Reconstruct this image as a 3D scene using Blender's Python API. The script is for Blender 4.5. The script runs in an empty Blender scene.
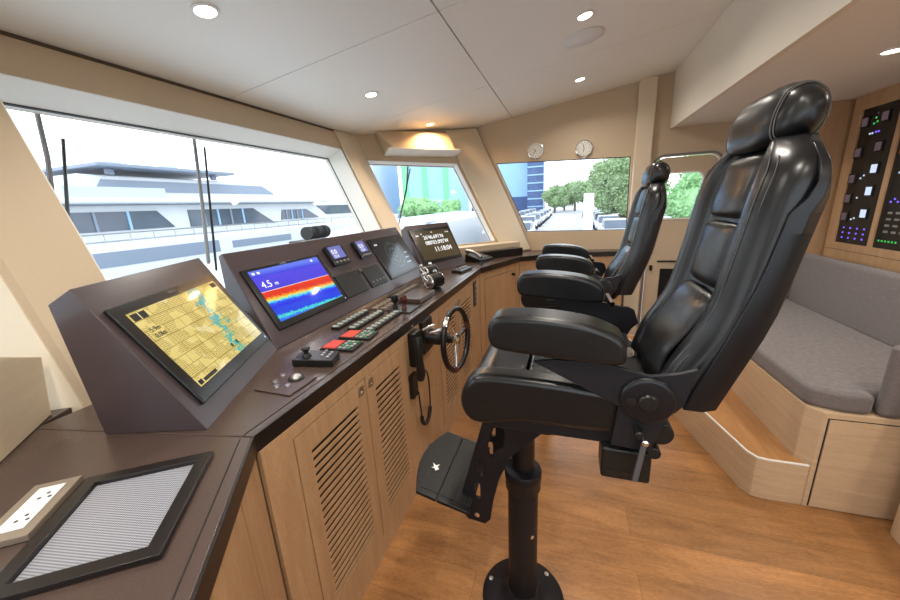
import bpy, math, random
from mathutils import Vector, Matrix
from mathutils.geometry import tessellate_polygon
random.seed(7)
SC = bpy.context.scene
COL = SC.collection
PI = math.pi

# ------------------------------------------------------------------ mesh helpers
class MB:
    def __init__(s):
        s.v = []; s.f = []; s.uv = {}
    def add(s, vs, fs):
        b = len(s.v); s.v += [tuple(p) for p in vs]; s.f += [tuple(b+i for i in f) for f in fs]
        return s
    def box(s, a, b, M=None):
        x0, y0, z0 = a; x1, y1, z1 = b
        vs = [(x0,y0,z0),(x1,y0,z0),(x1,y1,z0),(x0,y1,z0),(x0,y0,z1),(x1,y0,z1),(x1,y1,z1),(x0,y1,z1)]
        if M: vs = [M(*p) for p in vs]
        return s.add(vs, [(0,3,2,1),(4,5,6,7),(0,1,5,4),(1,2,6,5),(2,3,7,6),(3,0,4,7)])
    def prism(s, poly, fn0, fn1):
        """poly of 2D points; fn0/fn1 map a 2D point to a 3D end"""
        n = len(poly)
        vs = [fn0(*p) for p in poly] + [fn1(*p) for p in poly]
        fs = [tuple(range(n-1,-1,-1)), tuple(range(n,2*n))] + [(i,(i+1)%n,n+(i+1)%n,n+i) for i in range(n)]
        return s.add(vs, fs)
    def prismx(s, poly, x0, x1):           # poly in (y, z)
        return s.prism(poly, lambda y,z:(x0,y,z), lambda y,z:(x1,y,z))
    def prismz(s, poly, z0, z1):           # poly in (x, y)
        return s.prism(poly, lambda x,y:(x,y,z0), lambda x,y:(x,y,z1))
    def plate(s, outer, holes, f0, f1):
        """outer polygon with holes, solid between maps f0 and f1"""
        loops = [outer]+holes
        pts = [p for l in loops for p in l]; n = len(pts)
        tris = tessellate_polygon([[Vector((p[0],p[1],0)) for p in l] for l in loops])
        vs = [f0(*p) for p in pts]+[f1(*p) for p in pts]
        fs = [tuple(t) for t in tris]+[tuple(n+i for i in reversed(t)) for t in tris]
        b = 0
        for l in loops:
            m = len(l)
            for i in range(m):
                j = (i+1) % m
                fs.append((b+i, b+j, n+b+j, n+b+i))
            b += m
        return s.add(vs, fs)
    def cyl(s, p0, p1, r0, r1=None, n=24, cap=True):
        r1 = r0 if r1 is None else r1
        p0 = Vector(p0); p1 = Vector(p1); d = (p1-p0).normalized()
        a = d.orthogonal().normalized(); b = d.cross(a)
        vs = []
        for p, r in ((p0,r0),(p1,r1)):
            for i in range(n):
                t = 2*PI*i/n; vs.append(p+a*(r*math.cos(t))+b*(r*math.sin(t)))
        fs = [(i,(i+1)%n,n+(i+1)%n,n+i) for i in range(n)]
        if cap: fs += [tuple(range(n-1,-1,-1)), tuple(range(n,2*n))]
        return s.add(vs, fs)
    def lathe(s, prof, c, axis=(0,0,1), n=32):
        """prof: (radius, height) list along axis from c"""
        c = Vector(c); d = Vector(axis).normalized(); a = d.orthogonal().normalized(); b = d.cross(a)
        vs = []
        for r, h in prof:
            for i in range(n):
                t = 2*PI*i/n; vs.append(c+d*h+a*(r*math.cos(t))+b*(r*math.sin(t)))
        fs = []
        for k in range(len(prof)-1):
            for i in range(n):
                j = (i+1) % n; fs.append((k*n+i,k*n+j,(k+1)*n+j,(k+1)*n+i))
        fs += [tuple(range(n-1,-1,-1)), tuple(range((len(prof)-1)*n, len(prof)*n))]
        return s.add(vs, fs)
    def tube(s, pts, r, n=10, closed=False):
        pts = [Vector(p) for p in pts]; m = len(pts); vs = []; prev = None
        for k, p in enumerate(pts):
            q0 = pts[(k-1) % m] if (k or closed) else p
            q1 = pts[(k+1) % m] if (k < m-1 or closed) else p
            d = (q1-q0).normalized()
            a = d.orthogonal().normalized() if prev is None else (prev-d*prev.dot(d)).normalized()
            prev = a; b = d.cross(a); rr = r[k] if isinstance(r,(list,tuple)) else r
            for i in range(n):
                t = 2*PI*i/n; vs.append(p+a*(rr*math.cos(t))+b*(rr*math.sin(t)))
        fs = []
        for k in range(m if closed else m-1):
            k2 = (k+1) % m
            for i in range(n):
                j = (i+1) % n; fs.append((k*n+i,k*n+j,k2*n+j,k2*n+i))
        if not closed: fs += [tuple(range(n-1,-1,-1)), tuple(range((m-1)*n, m*n))]
        return s.add(vs, fs)
    def loft(s, rings, cap=True):
        n = len(rings[0]); vs = [p for r in rings for p in r]; fs = []
        for k in range(len(rings)-1):
            for i in range(n):
                j = (i+1) % n; fs.append((k*n+i,k*n+j,(k+1)*n+j,(k+1)*n+i))
        if cap: fs += [tuple(range(n-1,-1,-1)), tuple(range((len(rings)-1)*n, len(rings)*n))]
        return s.add(vs, fs)
    def quad(s, p, uv=((0,0),(1,0),(1,1),(0,1))):
        b = len(s.v); s.v += [tuple(q) for q in p]; s.uv[len(s.f)] = uv; s.f.append((b,b+1,b+2,b+3)); return s
    def ellipsoid(s, c, r, M=None, nu=24, nv=14, e=1.0):
        def sp(x, k): return math.copysign(abs(x)**k, x)
        vs = []
        for j in range(nv+1):
            ph = -PI/2+PI*j/nv
            for i in range(nu):
                th = 2*PI*i/nu
                p = Vector((r[0]*sp(math.cos(ph),e)*sp(math.cos(th),e), r[1]*sp(math.cos(ph),e)*sp(math.sin(th),e), r[2]*sp(math.sin(ph),e)))
                if M: p = M @ p
                vs.append(p+Vector(c))
        fs = []
        for j in range(nv):
            for i in range(nu):
                k = (i+1) % nu; fs.append((j*nu+i,j*nu+k,(j+1)*nu+k,(j+1)*nu+i))
        return s.add(vs, fs)
    def build(s, name, mat, parent=None, bevel=0, seg=3, smooth=None, subsurf=0, angle=35, label=None):
        org = Vector((0,0,0))
        if parent is not None: org = Vector(ORG[parent.name])
        else:
            xs = [p[0] for p in s.v]; ys = [p[1] for p in s.v]; zs = [p[2] for p in s.v]
            org = Vector(((min(xs)+max(xs))/2, (min(ys)+max(ys))/2, min(zs)))
        me = bpy.data.meshes.new(name)
        me.from_pydata([tuple(Vector(p)-org) for p in s.v], [], s.f)
        if s.uv:
            uvl = me.uv_layers.new(name='UVMap')
            for fi, uv in s.uv.items():
                for li, t in zip(me.polygons[fi].loop_indices, uv): uvl.data[li].uv = t
        import bmesh
        bm = bmesh.new(); bm.from_mesh(me)
        if not s.uv: bmesh.ops.recalc_face_normals(bm, faces=bm.faces)
        bm.to_mesh(me); bm.free()
        me.materials.append(mat)
        o = bpy.data.objects.new(name, me); COL.objects.link(o)
        if parent is None: o.location = org
        else: o.parent = parent
        ORG[o.name] = tuple(org)
        if smooth is None: smooth = bevel > 0 or subsurf > 0
        if smooth:
            for p in me.polygons: p.use_smooth = True
        if bevel:
            m = o.modifiers.new('bevel','BEVEL'); m.width = bevel; m.segments = seg; m.limit_method = 'ANGLE'; m.angle_limit = math.radians(angle)
        if subsurf:
            m = o.modifiers.new('sub','SUBSURF'); m.levels = subsurf; m.render_levels = subsurf
        if smooth and not subsurf:
            if not bevel:
                m = o.modifiers.new('es','EDGE_SPLIT'); m.split_angle = math.radians(40)
            else:
                m = o.modifiers.new('wn','WEIGHTED_NORMAL')
        if label: o['label'] = label
        return o
ORG = {}
def tag(o, label, cat, group=None, kind=None):
    o['label'] = label; o['category'] = cat
    if group: o['group'] = group
    if kind: o['kind'] = kind
    return o
def thing(name, label, cat, loc, group=None):
    o = bpy.data.objects.new(name, None); COL.objects.link(o); o.empty_display_size = .05
    o.location = loc; ORG[o.name] = tuple(loc)
    return tag(o, label, cat, group)
def struct(mb, name, mat, **k):
    o = mb.build(name, mat, **k); o['kind'] = 'structure'; return o
def copy_tree(o, dloc=(0,0,0), label=None, parent=None):
    c = o.copy(); COL.objects.link(c)
    if parent is None: c.location = Vector(o.location)+Vector(dloc)
    else: c.parent = parent
    ORG[c.name] = ORG[o.name]
    if label: c['label'] = label
    for ch in list(o.children): copy_tree(ch, parent=c)
    return c
def smoothpoly(pts, k=5, closed=True):
    out = []; n = len(pts)
    for i in range(n if closed else n-1):
        p0 = pts[(i-1) % n] if closed or i else pts[0]; p1 = pts[i]; p2 = pts[(i+1) % n]; p3 = pts[(i+2) % n] if closed or i < n-2 else pts[-1]
        for j in range(k):
            t = j/k
            out.append(tuple(.5*((2*b)+(-a+c)*t+(2*a-5*b+4*c-d)*t*t+(-a+3*b-3*c+d)*t**3) for a,b,c,d in zip(p0,p1,p2,p3)))
    if not closed: out.append(tuple(pts[-1]))
    return out
def rrect(x0, y0, x1, y1, r, n=5):
    out = []
    for cx, cy, a in ((x1-r,y1-r,0),(x0+r,y1-r,90),(x0+r,y0+r,180),(x1-r,y0+r,270)):
        for i in range(n+1):
            t = math.radians(a+90*i/n); out.append((cx+r*math.cos(t), cy+r*math.sin(t)))
    return out
def circ(cx, cy, r, n=24): return [(cx+r*math.cos(2*PI*i/n), cy+r*math.sin(2*PI*i/n)) for i in range(n)]
def lerp(tab, x):
    for (a, u), (b, v) in zip(tab, tab[1:]):
        if x <= b: return u+(v-u)*(x-a)/(b-a)
    return tab[-1][1]
def text(body, size, org, U, V, mat, parent, name='lettering', depth=.0006, align='LEFT'):
    cu = bpy.data.curves.new('t','FONT'); cu.body = body; cu.size = size; cu.align_x = align; cu.extrude = depth
    to = bpy.data.objects.new('t', cu); COL.objects.link(to)
    bpy.context.view_layer.update()
    me = bpy.data.meshes.new_from_object(to.evaluated_get(bpy.context.evaluated_depsgraph_get()))
    bpy.data.objects.remove(to)
    U = Vector(U).normalized(); V = Vector(V).normalized(); N = U.cross(V)
    o0 = Vector(org)-Vector(ORG[parent.name])
    for v in me.vertices: v.co = o0+U*v.co.x+V*v.co.y+N*(v.co.z+depth)
    me.materials.clear(); me.materials.append(mat)
    o = bpy.data.objects.new(name, me); COL.objects.link(o); o.parent = parent; ORG[o.name] = ORG[parent.name]
    return o

# ------------------------------------------------------------------ materials
class NT:
    def __init__(s, name):
        s.m = bpy.data.materials.new(name); s.m.use_nodes = True; s.t = s.m.node_tree
        s.b = s.t.nodes['Principled BSDF']
    def n(s, typ, **k):
        nd = s.t.nodes.new(typ)
        for a, b in k.items(): setattr(nd, a, b)
        return nd
    def put(s, sock, v):
        if isinstance(v, bpy.types.NodeSocket): s.t.links.new(v, sock)
        elif isinstance(v, (tuple, list)) and len(v) == 3 and sock.type == 'RGBA': sock.default_value = (*v, 1)
        else: sock.default_value = v
    def math(s, op, a, b=0.0, c=0.0, clamp=False):
        nd = s.n('ShaderNodeMath', operation=op, use_clamp=clamp); s.put(nd.inputs[0], a); s.put(nd.inputs[1], b)
        if op in ('MULTIPLY_ADD','COMPARE','SMOOTH_MIN'): s.put(nd.inputs[2], c)
        return nd.outputs[0]
    def mix(s, fac, a, b, mode='MIX'):
        nd = s.n('ShaderNodeMixRGB', blend_type=mode); s.put(nd.inputs[0], fac); s.put(nd.inputs[1], a); s.put(nd.inputs[2], b); return nd.outputs[0]
    def coord(s, scale=(1,1,1), kind='Object', rot=(0,0,0), loc=(0,0,0)):
        tc = s.n('ShaderNodeTexCoord'); mp = s.n('ShaderNodeMapping'); s.t.links.new(tc.outputs[kind], mp.inputs[0])
        mp.inputs['Scale'].default_value = scale; mp.inputs['Rotation'].default_value = rot; mp.inputs['Location'].default_value = loc
        return mp.outputs[0]
    def noise(s, vec, scale=5, detail=4, rough=.5, dist=0):
        nd = s.n('ShaderNodeTexNoise'); s.put(nd.inputs['Vector'], vec); nd.inputs['Scale'].default_value = scale
        nd.inputs['Detail'].default_value = detail; nd.inputs['Roughness'].default_value = rough; nd.inputs['Distortion'].default_value = dist
        return nd.outputs['Fac']
    def ramp(s, fac, stops):
        nd = s.n('ShaderNodeValToRGB'); s.put(nd.inputs[0], fac); el = nd.color_ramp.elements
        while len(el) < len(stops): el.new(.5)
        for e, (p, c) in zip(el, stops): e.position = p; e.color = (*c, 1)
        return nd.outputs[0]
    def bump(s, h, strength=.2, dist=.01):
        nd = s.n('ShaderNodeBump'); s.put(nd.inputs['Height'], h); nd.inputs['Strength'].default_value = strength; nd.inputs['Distance'].default_value = dist
        s.t.links.new(nd.outputs[0], s.b.inputs['Normal'])
    def base(s, col=None, rough=None, metal=0, **k):
        if col is not None: s.put(s.b.inputs['Base Color'], col)
        if rough is not None: s.put(s.b.inputs['Roughness'], rough)
        s.b.inputs['Metallic'].default_value = metal
        for a, b in k.items(): s.put(s.b.inputs[a.replace('_',' ')], b)
        return s
def srgb(r, g, b):
    return tuple(((c/255)/12.92 if c/255 <= .04045 else ((c/255+.055)/1.055)**2.4) for c in (r,g,b))
def simple(name, col, rough=.5, metal=0, var=.06, nscale=30, bump=0, **k):
    t = NT(name); nz = t.noise(t.coord(), nscale, 3)
    c = t.mix(nz, tuple(x*(1-var) for x in col), tuple(min(1,x*(1+var)) for x in col))
    t.base(c, rough, metal, **k)
    if bump: t.bump(nz, bump, .002)
    return t.m
def wood(name, c1, c2, grain=(1,1,1), rough=.45, rot=(0,0,0), planks=None):
    t = NT(name); v = t.coord(grain, rot=rot)
    n1 = t.noise(v, 6, 6, .6, .6); n2 = t.noise(t.coord(tuple(g*4 for g in grain), rot=rot), 20, 3, .6)
    f = t.math('MULTIPLY_ADD', n2, .45, t.math('MULTIPLY', n1, .6))
    col = t.ramp(f, [(.3,c2),(.7,c1)])
    if planks:
        br = t.n('ShaderNodeTexBrick'); t.put(br.inputs['Vector'], t.coord((1,1,1), rot=planks[2])); br.offset = .37
        br.inputs['Scale'].default_value = 1; br.inputs['Brick Width'].default_value = planks[0]; br.inputs['Row Height'].default_value = planks[1]
        br.inputs['Mortar Size'].default_value = .0008; br.inputs['Color1'].default_value = (.82,.82,.82,1); br.inputs['Color2'].default_value = (1.12,1.1,1.08,1)
        br.inputs['Mortar'].default_value = (.45,.4,.35,1)
        col = t.mix(1.0, col, br.outputs['Color'], 'MULTIPLY')
    t.base(col, rough); t.bump(n2, .06, .002)
    return t.m

M = {}
M['ceiling'] = simple('ceiling_panel_white', srgb(243,239,231), .5, var=.02)
M['wall'] = simple('beige_wall_leather', srgb(202,182,154), .6, var=.03, nscale=60, bump=.08)
M['column'] = simple('cream_column_leather', srgb(222,206,180), .55, var=.02, nscale=60, bump=.05)
M['reveal'] = simple('pale_window_reveal', srgb(236,233,225), .55, var=.02)
M['soffit'] = simple('pale_soffit_panel', srgb(232,224,208), .5, var=.02)
M['oak'] = wood('light_oak_veneer_upright', srgb(194,158,120), srgb(164,128,92), (4,4,.5))
M['oakx'] = wood('light_oak_veneer_level', srgb(210,184,152), srgb(184,154,122), (.4,.4,5))
M['floor'] = wood('oak_floor_planks', srgb(186,134,84), srgb(122,82,46), (3.2,.55,1), .33, planks=(1.9,.19,(0,0,PI/2)))
M['steptop'] = wood('oak_step_boards', srgb(190,138,86), srgb(150,102,58), (.6,5,1), .4)
M['darkwood'] = simple('void_dark', (.012,.009,.007), .8)
def counter_mat():
    t = NT('brown_woven_laminate'); v = t.coord((60,60,60), rot=(0,0,.6)); w = t.noise(v, 8, 2)
    t.base(t.mix(w, srgb(64,51,46), srgb(86,70,63)), .27); t.bump(w, .05, .001); return t.m
M['counter'] = counter_mat()
M['housing'] = simple('brown_black_vinyl', srgb(70,59,62), .27, var=.08, nscale=150, bump=.05)
M['trimdark'] = simple('dark_edge_vinyl', srgb(27,22,21), .3, bump=.03)
def leather_mat():
    t = NT('black_leather'); v = t.coord()
    vo = t.n('ShaderNodeTexVoronoi'); t.put(vo.inputs['Vector'], v); vo.inputs['Scale'].default_value = 500
    big = t.noise(v, 14, 3, .5, .4)
    t.base((.007,.007,.0075), t.math('MULTIPLY_ADD', big, .08, .25)); t.b.inputs['Specular IOR Level'].default_value = .42
    wr = t.noise(t.coord((1,1,2.2)), 26, 2, .5, .6); h = t.math('MULTIPLY_ADD', vo.outputs['Distance'], .05, t.math('MULTIPLY', wr, .35)); t.bump(h, .12, .004); return t.m
M['leather'] = leather_mat()
M['stitch'] = simple('grey_stitching', (.09,.085,.08), .6)
M['shell'] = simple('satin_black_shell', (.007,.007,.009), .3, Specular_IOR_Level=.35, bump=.03, nscale=200)
M['plate'] = simple('matt_black_steel', (.009,.009,.012), .45, Specular_IOR_Level=.3, nscale=90, bump=.02)
M['black'] = simple('black_plastic', (.009,.009,.009), .35, Specular_IOR_Level=.35)
M['rubber'] = simple('black_rubber', (.014,.013,.012), .65, bump=.1)
M['chrome'] = simple('polished_chrome', (.82,.82,.82), .12, 1, var=.01)
M['steel'] = simple('brushed_steel', (.55,.54,.52), .3, 1)
M['grey'] = simple('grey_plastic', (.2,.2,.2), .45)
M['white'] = simple('white_plastic', (.82,.81,.78), .4, var=.01)
M['offwhite'] = simple('clock_face_white', (.78,.76,.7), .5, var=.01)
M['ink'] = simple('black_ink', (.02,.02,.02), .6)
M['red'] = simple('red_keypad', (.62,.06,.03), .45)
M['green'] = simple('green_keypad', (.05,.3,.16), .45)
M['button'] = simple('pale_button', (.42,.46,.42), .4)
M['redwood'] = simple('dark_red_wood_rim', (.08,.02,.012), .25)
M['beigeplate'] = simple('bronze_socket_plate', srgb(133,120,105), .35, var=.03)
def fabric_mat():
    t = NT('grey_melange_fabric'); v = t.coord((1,1,1)); a = t.noise(v, 260, 2, .6); b = t.noise(t.coord((3,3,30)), 12, 3)
    f = t.math('MULTIPLY_ADD', a, .6, t.math('MULTIPLY', b, .5))
    t.base(t.ramp(f, [(.3, srgb(84,78,78)), (.75, srgb(126,118,117))]), .9); t.bump(a, .3, .002)
    t.b.inputs['Sheen Weight'].default_value = .2; return t.m
M['fabric'] = fabric_mat()
def mesh_mat():
    t = NT('silver_wire_mesh'); ck = t.n('ShaderNodeTexChecker'); t.put(ck.inputs[0], t.coord((1,1,1), rot=(0,0,.6))); ck.inputs['Scale'].default_value = 260
    t.base(t.mix(ck.outputs['Fac'], (.46,.48,.54), (.16,.16,.18)), .4, .35); t.bump(ck.outputs['Fac'], .4, .002); return t.m
M['mesh'] = mesh_mat()
def glass_mat():
    t = NT('window_glass'); tr = t.n('ShaderNodeBsdfTransparent'); gl = t.n('ShaderNodeBsdfGlossy'); gl.inputs['Roughness'].default_value = .02
    tr.inputs[0].default_value = (.97,.985,.99,1); fr = t.n('ShaderNodeFresnel'); fr.inputs[0].default_value = 1.25
    ge = t.n('ShaderNodeNewGeometry'); fac = t.math('MULTIPLY', t.math('MINIMUM', fr.outputs[0], .3), t.math('SUBTRACT', 1.0, ge.outputs['Backfacing']))
    mx = t.n('ShaderNodeMixShader'); L = t.t.links
    L.new(fac, mx.inputs[0]); L.new(tr.outputs[0], mx.inputs[1]); L.new(gl.outputs[0], mx.inputs[2])
    L.new(mx.outputs[0], t.t.nodes['Material Output'].inputs[0]); return t.m
M['glass'] = glass_mat()
def emit(name, col, st, base=(.01,.01,.01), rough=.15):
    t = NT(name); t.base(base, rough); t.put(t.b.inputs['Emission Color'], col); t.b.inputs['Emission Strength'].default_value = st; return t.m
M['lamp'] = emit('lamp_glow', (1,.86,.66), 14)
M['lampwarm'] = emit('lamp_glow_amber', (1,.62,.25), 14)
M['lcd'] = emit('instrument_lcd', srgb(120,125,200), .8)
M['scrtext'] = emit('screen_text_white', (1,1,1), 1.0)
M['ledblue'] = emit('led_violet', srgb(120,90,255), 1.4)
M['ledgreen'] = emit('led_green', srgb(60,200,90), .9)
M['ledwhite'] = emit('led_display_pale', srgb(200,215,240), 1.0)
M['ledpink'] = emit('led_display_dim', srgb(120,100,110), .35)
def off_screen():
    t = NT('dark_screen_glass'); t.base((.012,.012,.013), .09); return t.m
M['offscreen'] = off_screen()
M['bezel'] = simple('black_display_bezel', (.01,.01,.011), .2)

def uvnodes(t):
    uv = t.n('ShaderNodeUVMap'); sp = t.n('ShaderNodeSeparateXYZ'); t.t.links.new(uv.outputs[0], sp.inputs[0])
    return uv.outputs[0], sp.outputs[0], sp.outputs[1]
def chart_mat():
    t = NT('chart_plotter_picture'); uv, u, v = uvnodes(t)
    mp = t.n('ShaderNodeMapping'); t.t.links.new(uv, mp.inputs[0]); mp.inputs['Scale'].default_value = (1.6,1,1); mp.inputs['Rotation'].default_value = (0,0,.03)
    def streets(w, h, ms, off):
        br = t.n('ShaderNodeTexBrick'); t.put(br.inputs['Vector'], mp.outputs[0]); br.offset = off
        for a, b in (('Scale',1),('Brick Width',w*.8),('Row Height',h*.75),('Mortar Size',ms)): br.inputs[a].default_value = b
        return br.outputs['Fac']
    blk = t.math('GREATER_THAN', t.noise(mp.outputs[0], 5, 1), .47)
    s1 = t.math('MULTIPLY', streets(.11,.026,.0028,.5), blk)
    s2 = streets(.31,.17,.0035,.3)
    st = t.math('MAXIMUM', s1, s2)
    col = t.mix(t.noise(mp.outputs[0], 9, 2), srgb(222,196,104), srgb(240,222,146))
    col = t.mix(st, col, srgb(152,126,52))
    nz = t.noise(mp.outputs[0], 7, 4, .7)
    cx = t.math('ADD', t.math('MULTIPLY_ADD', v, .10, .60), t.math('MULTIPLY', t.math('SUBTRACT', nz, .5), .5))
    d = t.math('ABSOLUTE', t.math('SUBTRACT', u, cx))
    wat = t.math('MULTIPLY', t.math('LESS_THAN', d, t.math('MULTIPLY_ADD', t.noise(mp.outputs[0], 22, 3), .20, -.055)), 1)
    col = t.mix(wat, col, srgb(90,180,178))
    grn = t.math('MULTIPLY', t.math('LESS_THAN', d, .07), t.math('GREATER_THAN', t.noise(mp.outputs[0], 30, 2), .6))
    grn = t.math('MULTIPLY', grn, t.math('LESS_THAN', v, .5))
    col = t.mix(grn, col, srgb(60,190,80))
    pale = t.math('MULTIPLY', t.math('GREATER_THAN', t.noise(mp.outputs[0], 3, 2), .63), .7)
    col = t.mix(pale, col, srgb(240,224,170))
    t.base((.02,.02,.02), .05); t.put(t.b.inputs['Emission Color'], col); t.b.inputs['Emission Strength'].default_value = .85; return t.m
def sonar_mat():
    t = NT('echo_sounder_picture'); uv, u, v = uvnodes(t)
    n = t.n('ShaderNodeMapping'); t.t.links.new(uv, n.inputs[0]); n.inputs['Scale'].default_value = (1,.35,1)
    nz = t.noise(n.outputs[0], 40, 3, .7); nf = t.noise(n.outputs[0], 120, 2, .7)
    w = t.math('ADD', v, t.math('MULTIPLY', t.math('SUBTRACT', nz, .5), .14)); w = t.math('ADD', w, t.math('MULTIPLY', t.math('SUBTRACT', u, .5), .10))
    w = t.math('ADD', w, t.math('MULTIPLY', t.math('SUBTRACT', nf, .5), .16))
    c = t.ramp(w, [(0,srgb(40,110,240)),(.015,srgb(70,225,205)),(.06,srgb(20,60,225)),(.20,srgb(25,30,225)),(.27,srgb(30,70,240)),(.315,srgb(60,220,235)),(.35,srgb(240,225,60)),(.385,srgb(250,130,25)),(.42,srgb(222,44,10)),(.54,srgb(236,66,12))])
    [nd for nd in t.t.nodes if nd.type == 'VALTORGB'][-1].color_ramp.interpolation = 'CONSTANT'
    sm = t.math('ADD', v, t.math('MULTIPLY', t.math('SUBTRACT', u, .5), .04))
    top = t.ramp(sm, [(.0,(1,.95,.8)),(.565,(1,.95,.8)),(.572,srgb(70,60,215)),(.84,srgb(78,66,225)),(.86,srgb(50,60,220)),(.95,srgb(95,120,235))])
    c = t.mix(t.math('GREATER_THAN', sm, .56), c, top)
    sp = t.math('MULTIPLY', t.math('GREATER_THAN', nf, .6), t.math('LESS_THAN', t.math('ABSOLUTE', t.math('SUBTRACT', v, .25)), .13))
    c = t.mix(t.math('MULTIPLY', sp, .6), c, srgb(40,130,245))
    t.base((.02,.02,.02), .05); t.put(t.b.inputs['Emission Color'], c); t.b.inputs['Emission Strength'].default_value = .9; return t.m
def radar_mat():
    t = NT('radar_picture'); uv, u, v = uvnodes(t)
    du = t.math('MULTIPLY', t.math('SUBTRACT', u, .48), 1.5); dv = t.math('SUBTRACT', v, .5)
    r = t.math('SQRT', t.math('ADD', t.math('MULTIPLY', du, du), t.math('MULTIPLY', dv, dv)))
    ring = t.math('LESS_THAN', t.math('ABSOLUTE', t.math('SUBTRACT', t.math('FRACT', t.math('MULTIPLY', r, 7)), .5)), .045)
    ring = t.math('MULTIPLY', ring, t.math('LESS_THAN', r, .46))
    c = t.mix(ring, srgb(26,34,44), srgb(70,130,120))
    ec = t.math('MULTIPLY', t.math('GREATER_THAN', t.noise(uv, 14, 4, .8), .6), t.math('LESS_THAN', r, .4))
    c = t.mix(ec, c, srgb(90,150,160))
    t.base((.015,.015,.016), .1); t.put(t.b.inputs['Emission Color'], c); t.b.inputs['Emission Strength'].default_value = .6; return t.m
M['chart'] = chart_mat(); M['sonar'] = sonar_mat(); M['radar'] = radar_mat()
M['statscr'] = emit('status_screen_brown', srgb(78,66,44), .8, rough=.12)

# ------------------------------------------------------------------ geometry frames of the wheelhouse
K = .143
def zc(y): return 2.73-K*y
RK = .45
NRM = Vector((0,1,-RK)).normalized()
def P1(u, v, w=0): return Vector((u, 1.567+RK*(v-1.056), v))+NRM*w
A2 = Vector((3.53,1.567,1.056)); B2 = Vector((4.65,.44,1.056)); D2 = (B2-A2).normalized()
N2 = Vector((0,RK,1)).cross(D2).normalized()
if N2.y < 0: N2 = -N2
def P2(u, v, w=0): return A2+D2*u+Vector((0,RK,1))*(v-1.056)+N2*w
L2 = (B2-A2).length
A0 = Vector((.66,1.567,1.056)); B0 = Vector((-.95,.77,1.056)); D0 = (B0-A0).normalized()
N0 = Vector((0,RK,1)).cross(D0).normalized()
if N0.y < 0: N0 = -N0
def P0(u, v, w=0): return A0+D0*u+Vector((0,RK,1))*(v-1.056)+N0*w
L0 = (B0-A0).length
XF = 4.65
def fit(fn, u, lo=2.2, hi=2.9):        # height at which the wall meets the sloping ceiling
    for _ in range(40):
        m = (lo+hi)/2
        if m < zc(fn(u, m).y): lo = m
        else: hi = m
    return lo+.01

# floor, ceiling
b = MB(); b.prismz([(-1.3,-2.6),(4.9,-2.6),(4.9,1.2),(3.8,1.9),(0,1.9),(-1.3,.7)], -.06, 0)
struct(b, 'floor', M['floor'])
def ceil_piece(poly):
    b = MB(); b.prism(poly, lambda x,y:(x,y,zc(y)), lambda x,y:(x,y,zc(y)+.05)); return b
g = .003
def cell(x0, x1, y0, y1):
    return [(x0+g,y0+g),(x1-g,y0+g),(x1-g,y1-g),(x0+g,y1-g)]
XS = [-1.3, .76, 2.06, 3.36, 4.9]
b = MB()
for xa, xb in zip(XS, XS[1:]):
    for ya, yb in ((-1.0,.678),(.678,2.5)):
        b.prism(cell(xa,xb,ya+.002,yb-.002), lambda x,y:(x,y,zc(y)), lambda x,y:(x,y,zc(y)+.05))
struct(b, 'ceiling', M['ceiling'])
b = MB(); b.prism([(-1.3,-1.0),(4.9,-1.0),(4.9,2.5),(-1.3,2.5)], lambda x,y:(x,y,zc(y)+.052), lambda x,y:(x,y,zc(y)+.09))
struct(b, 'ceiling_backing', M['darkwood'])
# lowered ceiling over the settee
b = MB(); b.box((-1.3,-2.6,2.336),(4.9,-1.03,2.40)); struct(b, 'ceiling_lowered', M['ceiling'])
b = MB(); b.prismx([(-1.03,2.326),(-.997,2.326),(-.997,zc(-.997)+.02),(-1.03,zc(-1.03)+.02)], -1.3, XF)
struct(b, 'trim_1', M['soffit'])

# front wall with the big raked window
v0 = -.02; TH = .215
b = MB()
h1 = [(.885,1.17),(3.165,1.17),(3.175,2.235),(.895,2.235)]
b.plate([(.66,v0),(3.53,v0),(3.53,fit(P1,3.53)),(.66,fit(P1,.66))], [h1], lambda u,v:P1(u,v,0), lambda u,v:P1(u,v,TH))
struct(b, 'wall_front', M['wall'])
def liner(name, hole, fn, depth, d=.004, mat=None):
    """thin pale lining on the inside faces of a window opening"""
    b = MB(); n = len(hole); cx = sum(p[0] for p in hole)/n; cy = sum(p[1] for p in hole)/n
    for i in range(n):
        p, q = hole[i], hole[(i+1) % n]
        def inw(r): 
            v = Vector((cx-r[0], cy-r[1])); v = v/ max(abs(v.x)/1, 1e-6) if 0 else v.normalized(); return (r[0]+v.x*d*1.6, r[1]+v.y*d*1.6)
        pi, qi = inw(p), inw(q)
        vs = [fn(*p,.002), fn(*q,.002), fn(*q,depth), fn(*p,depth), fn(*pi,.002), fn(*qi,.002), fn(*qi,depth), fn(*pi,depth)]
        b.add(vs, [(0,1,2,3),(4,7,6,5),(0,4,5,1),(1,5,6,2),(2,6,7,3),(3,7,4,0)])
    return struct(b, name, mat or M['reveal'])
liner('trim_2', h1, P1, TH-.01)
def pane(name, hole, fn, w, t=.01):
    b = MB(); b.prism(hole, lambda u,v:fn(u,v,w), lambda u,v:fn(u,v,w+t)); o = struct(b, name, M['glass']); return o
def gasket(hole, fn, w, parent_name, s=.014):
    b = MB(); n = len(hole)
    cx = sum(p[0] for p in hole)/n; cy = sum(p[1] for p in hole)/n
    inner = [(p[0]+(cx-p[0])/abs(cx-p[0])*s, p[1]+(cy-p[1])/abs(cy-p[1])*s) for p in hole]
    b.plate(hole, [inner], lambda u,v:fn(u,v,w), lambda u,v:fn(u,v,w+.012))
    return struct(b, parent_name, M['black'])
pane('window_1', h1, P1, TH-.03); gasket(h1, P1, TH-.045, 'trim_3', .007)
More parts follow.
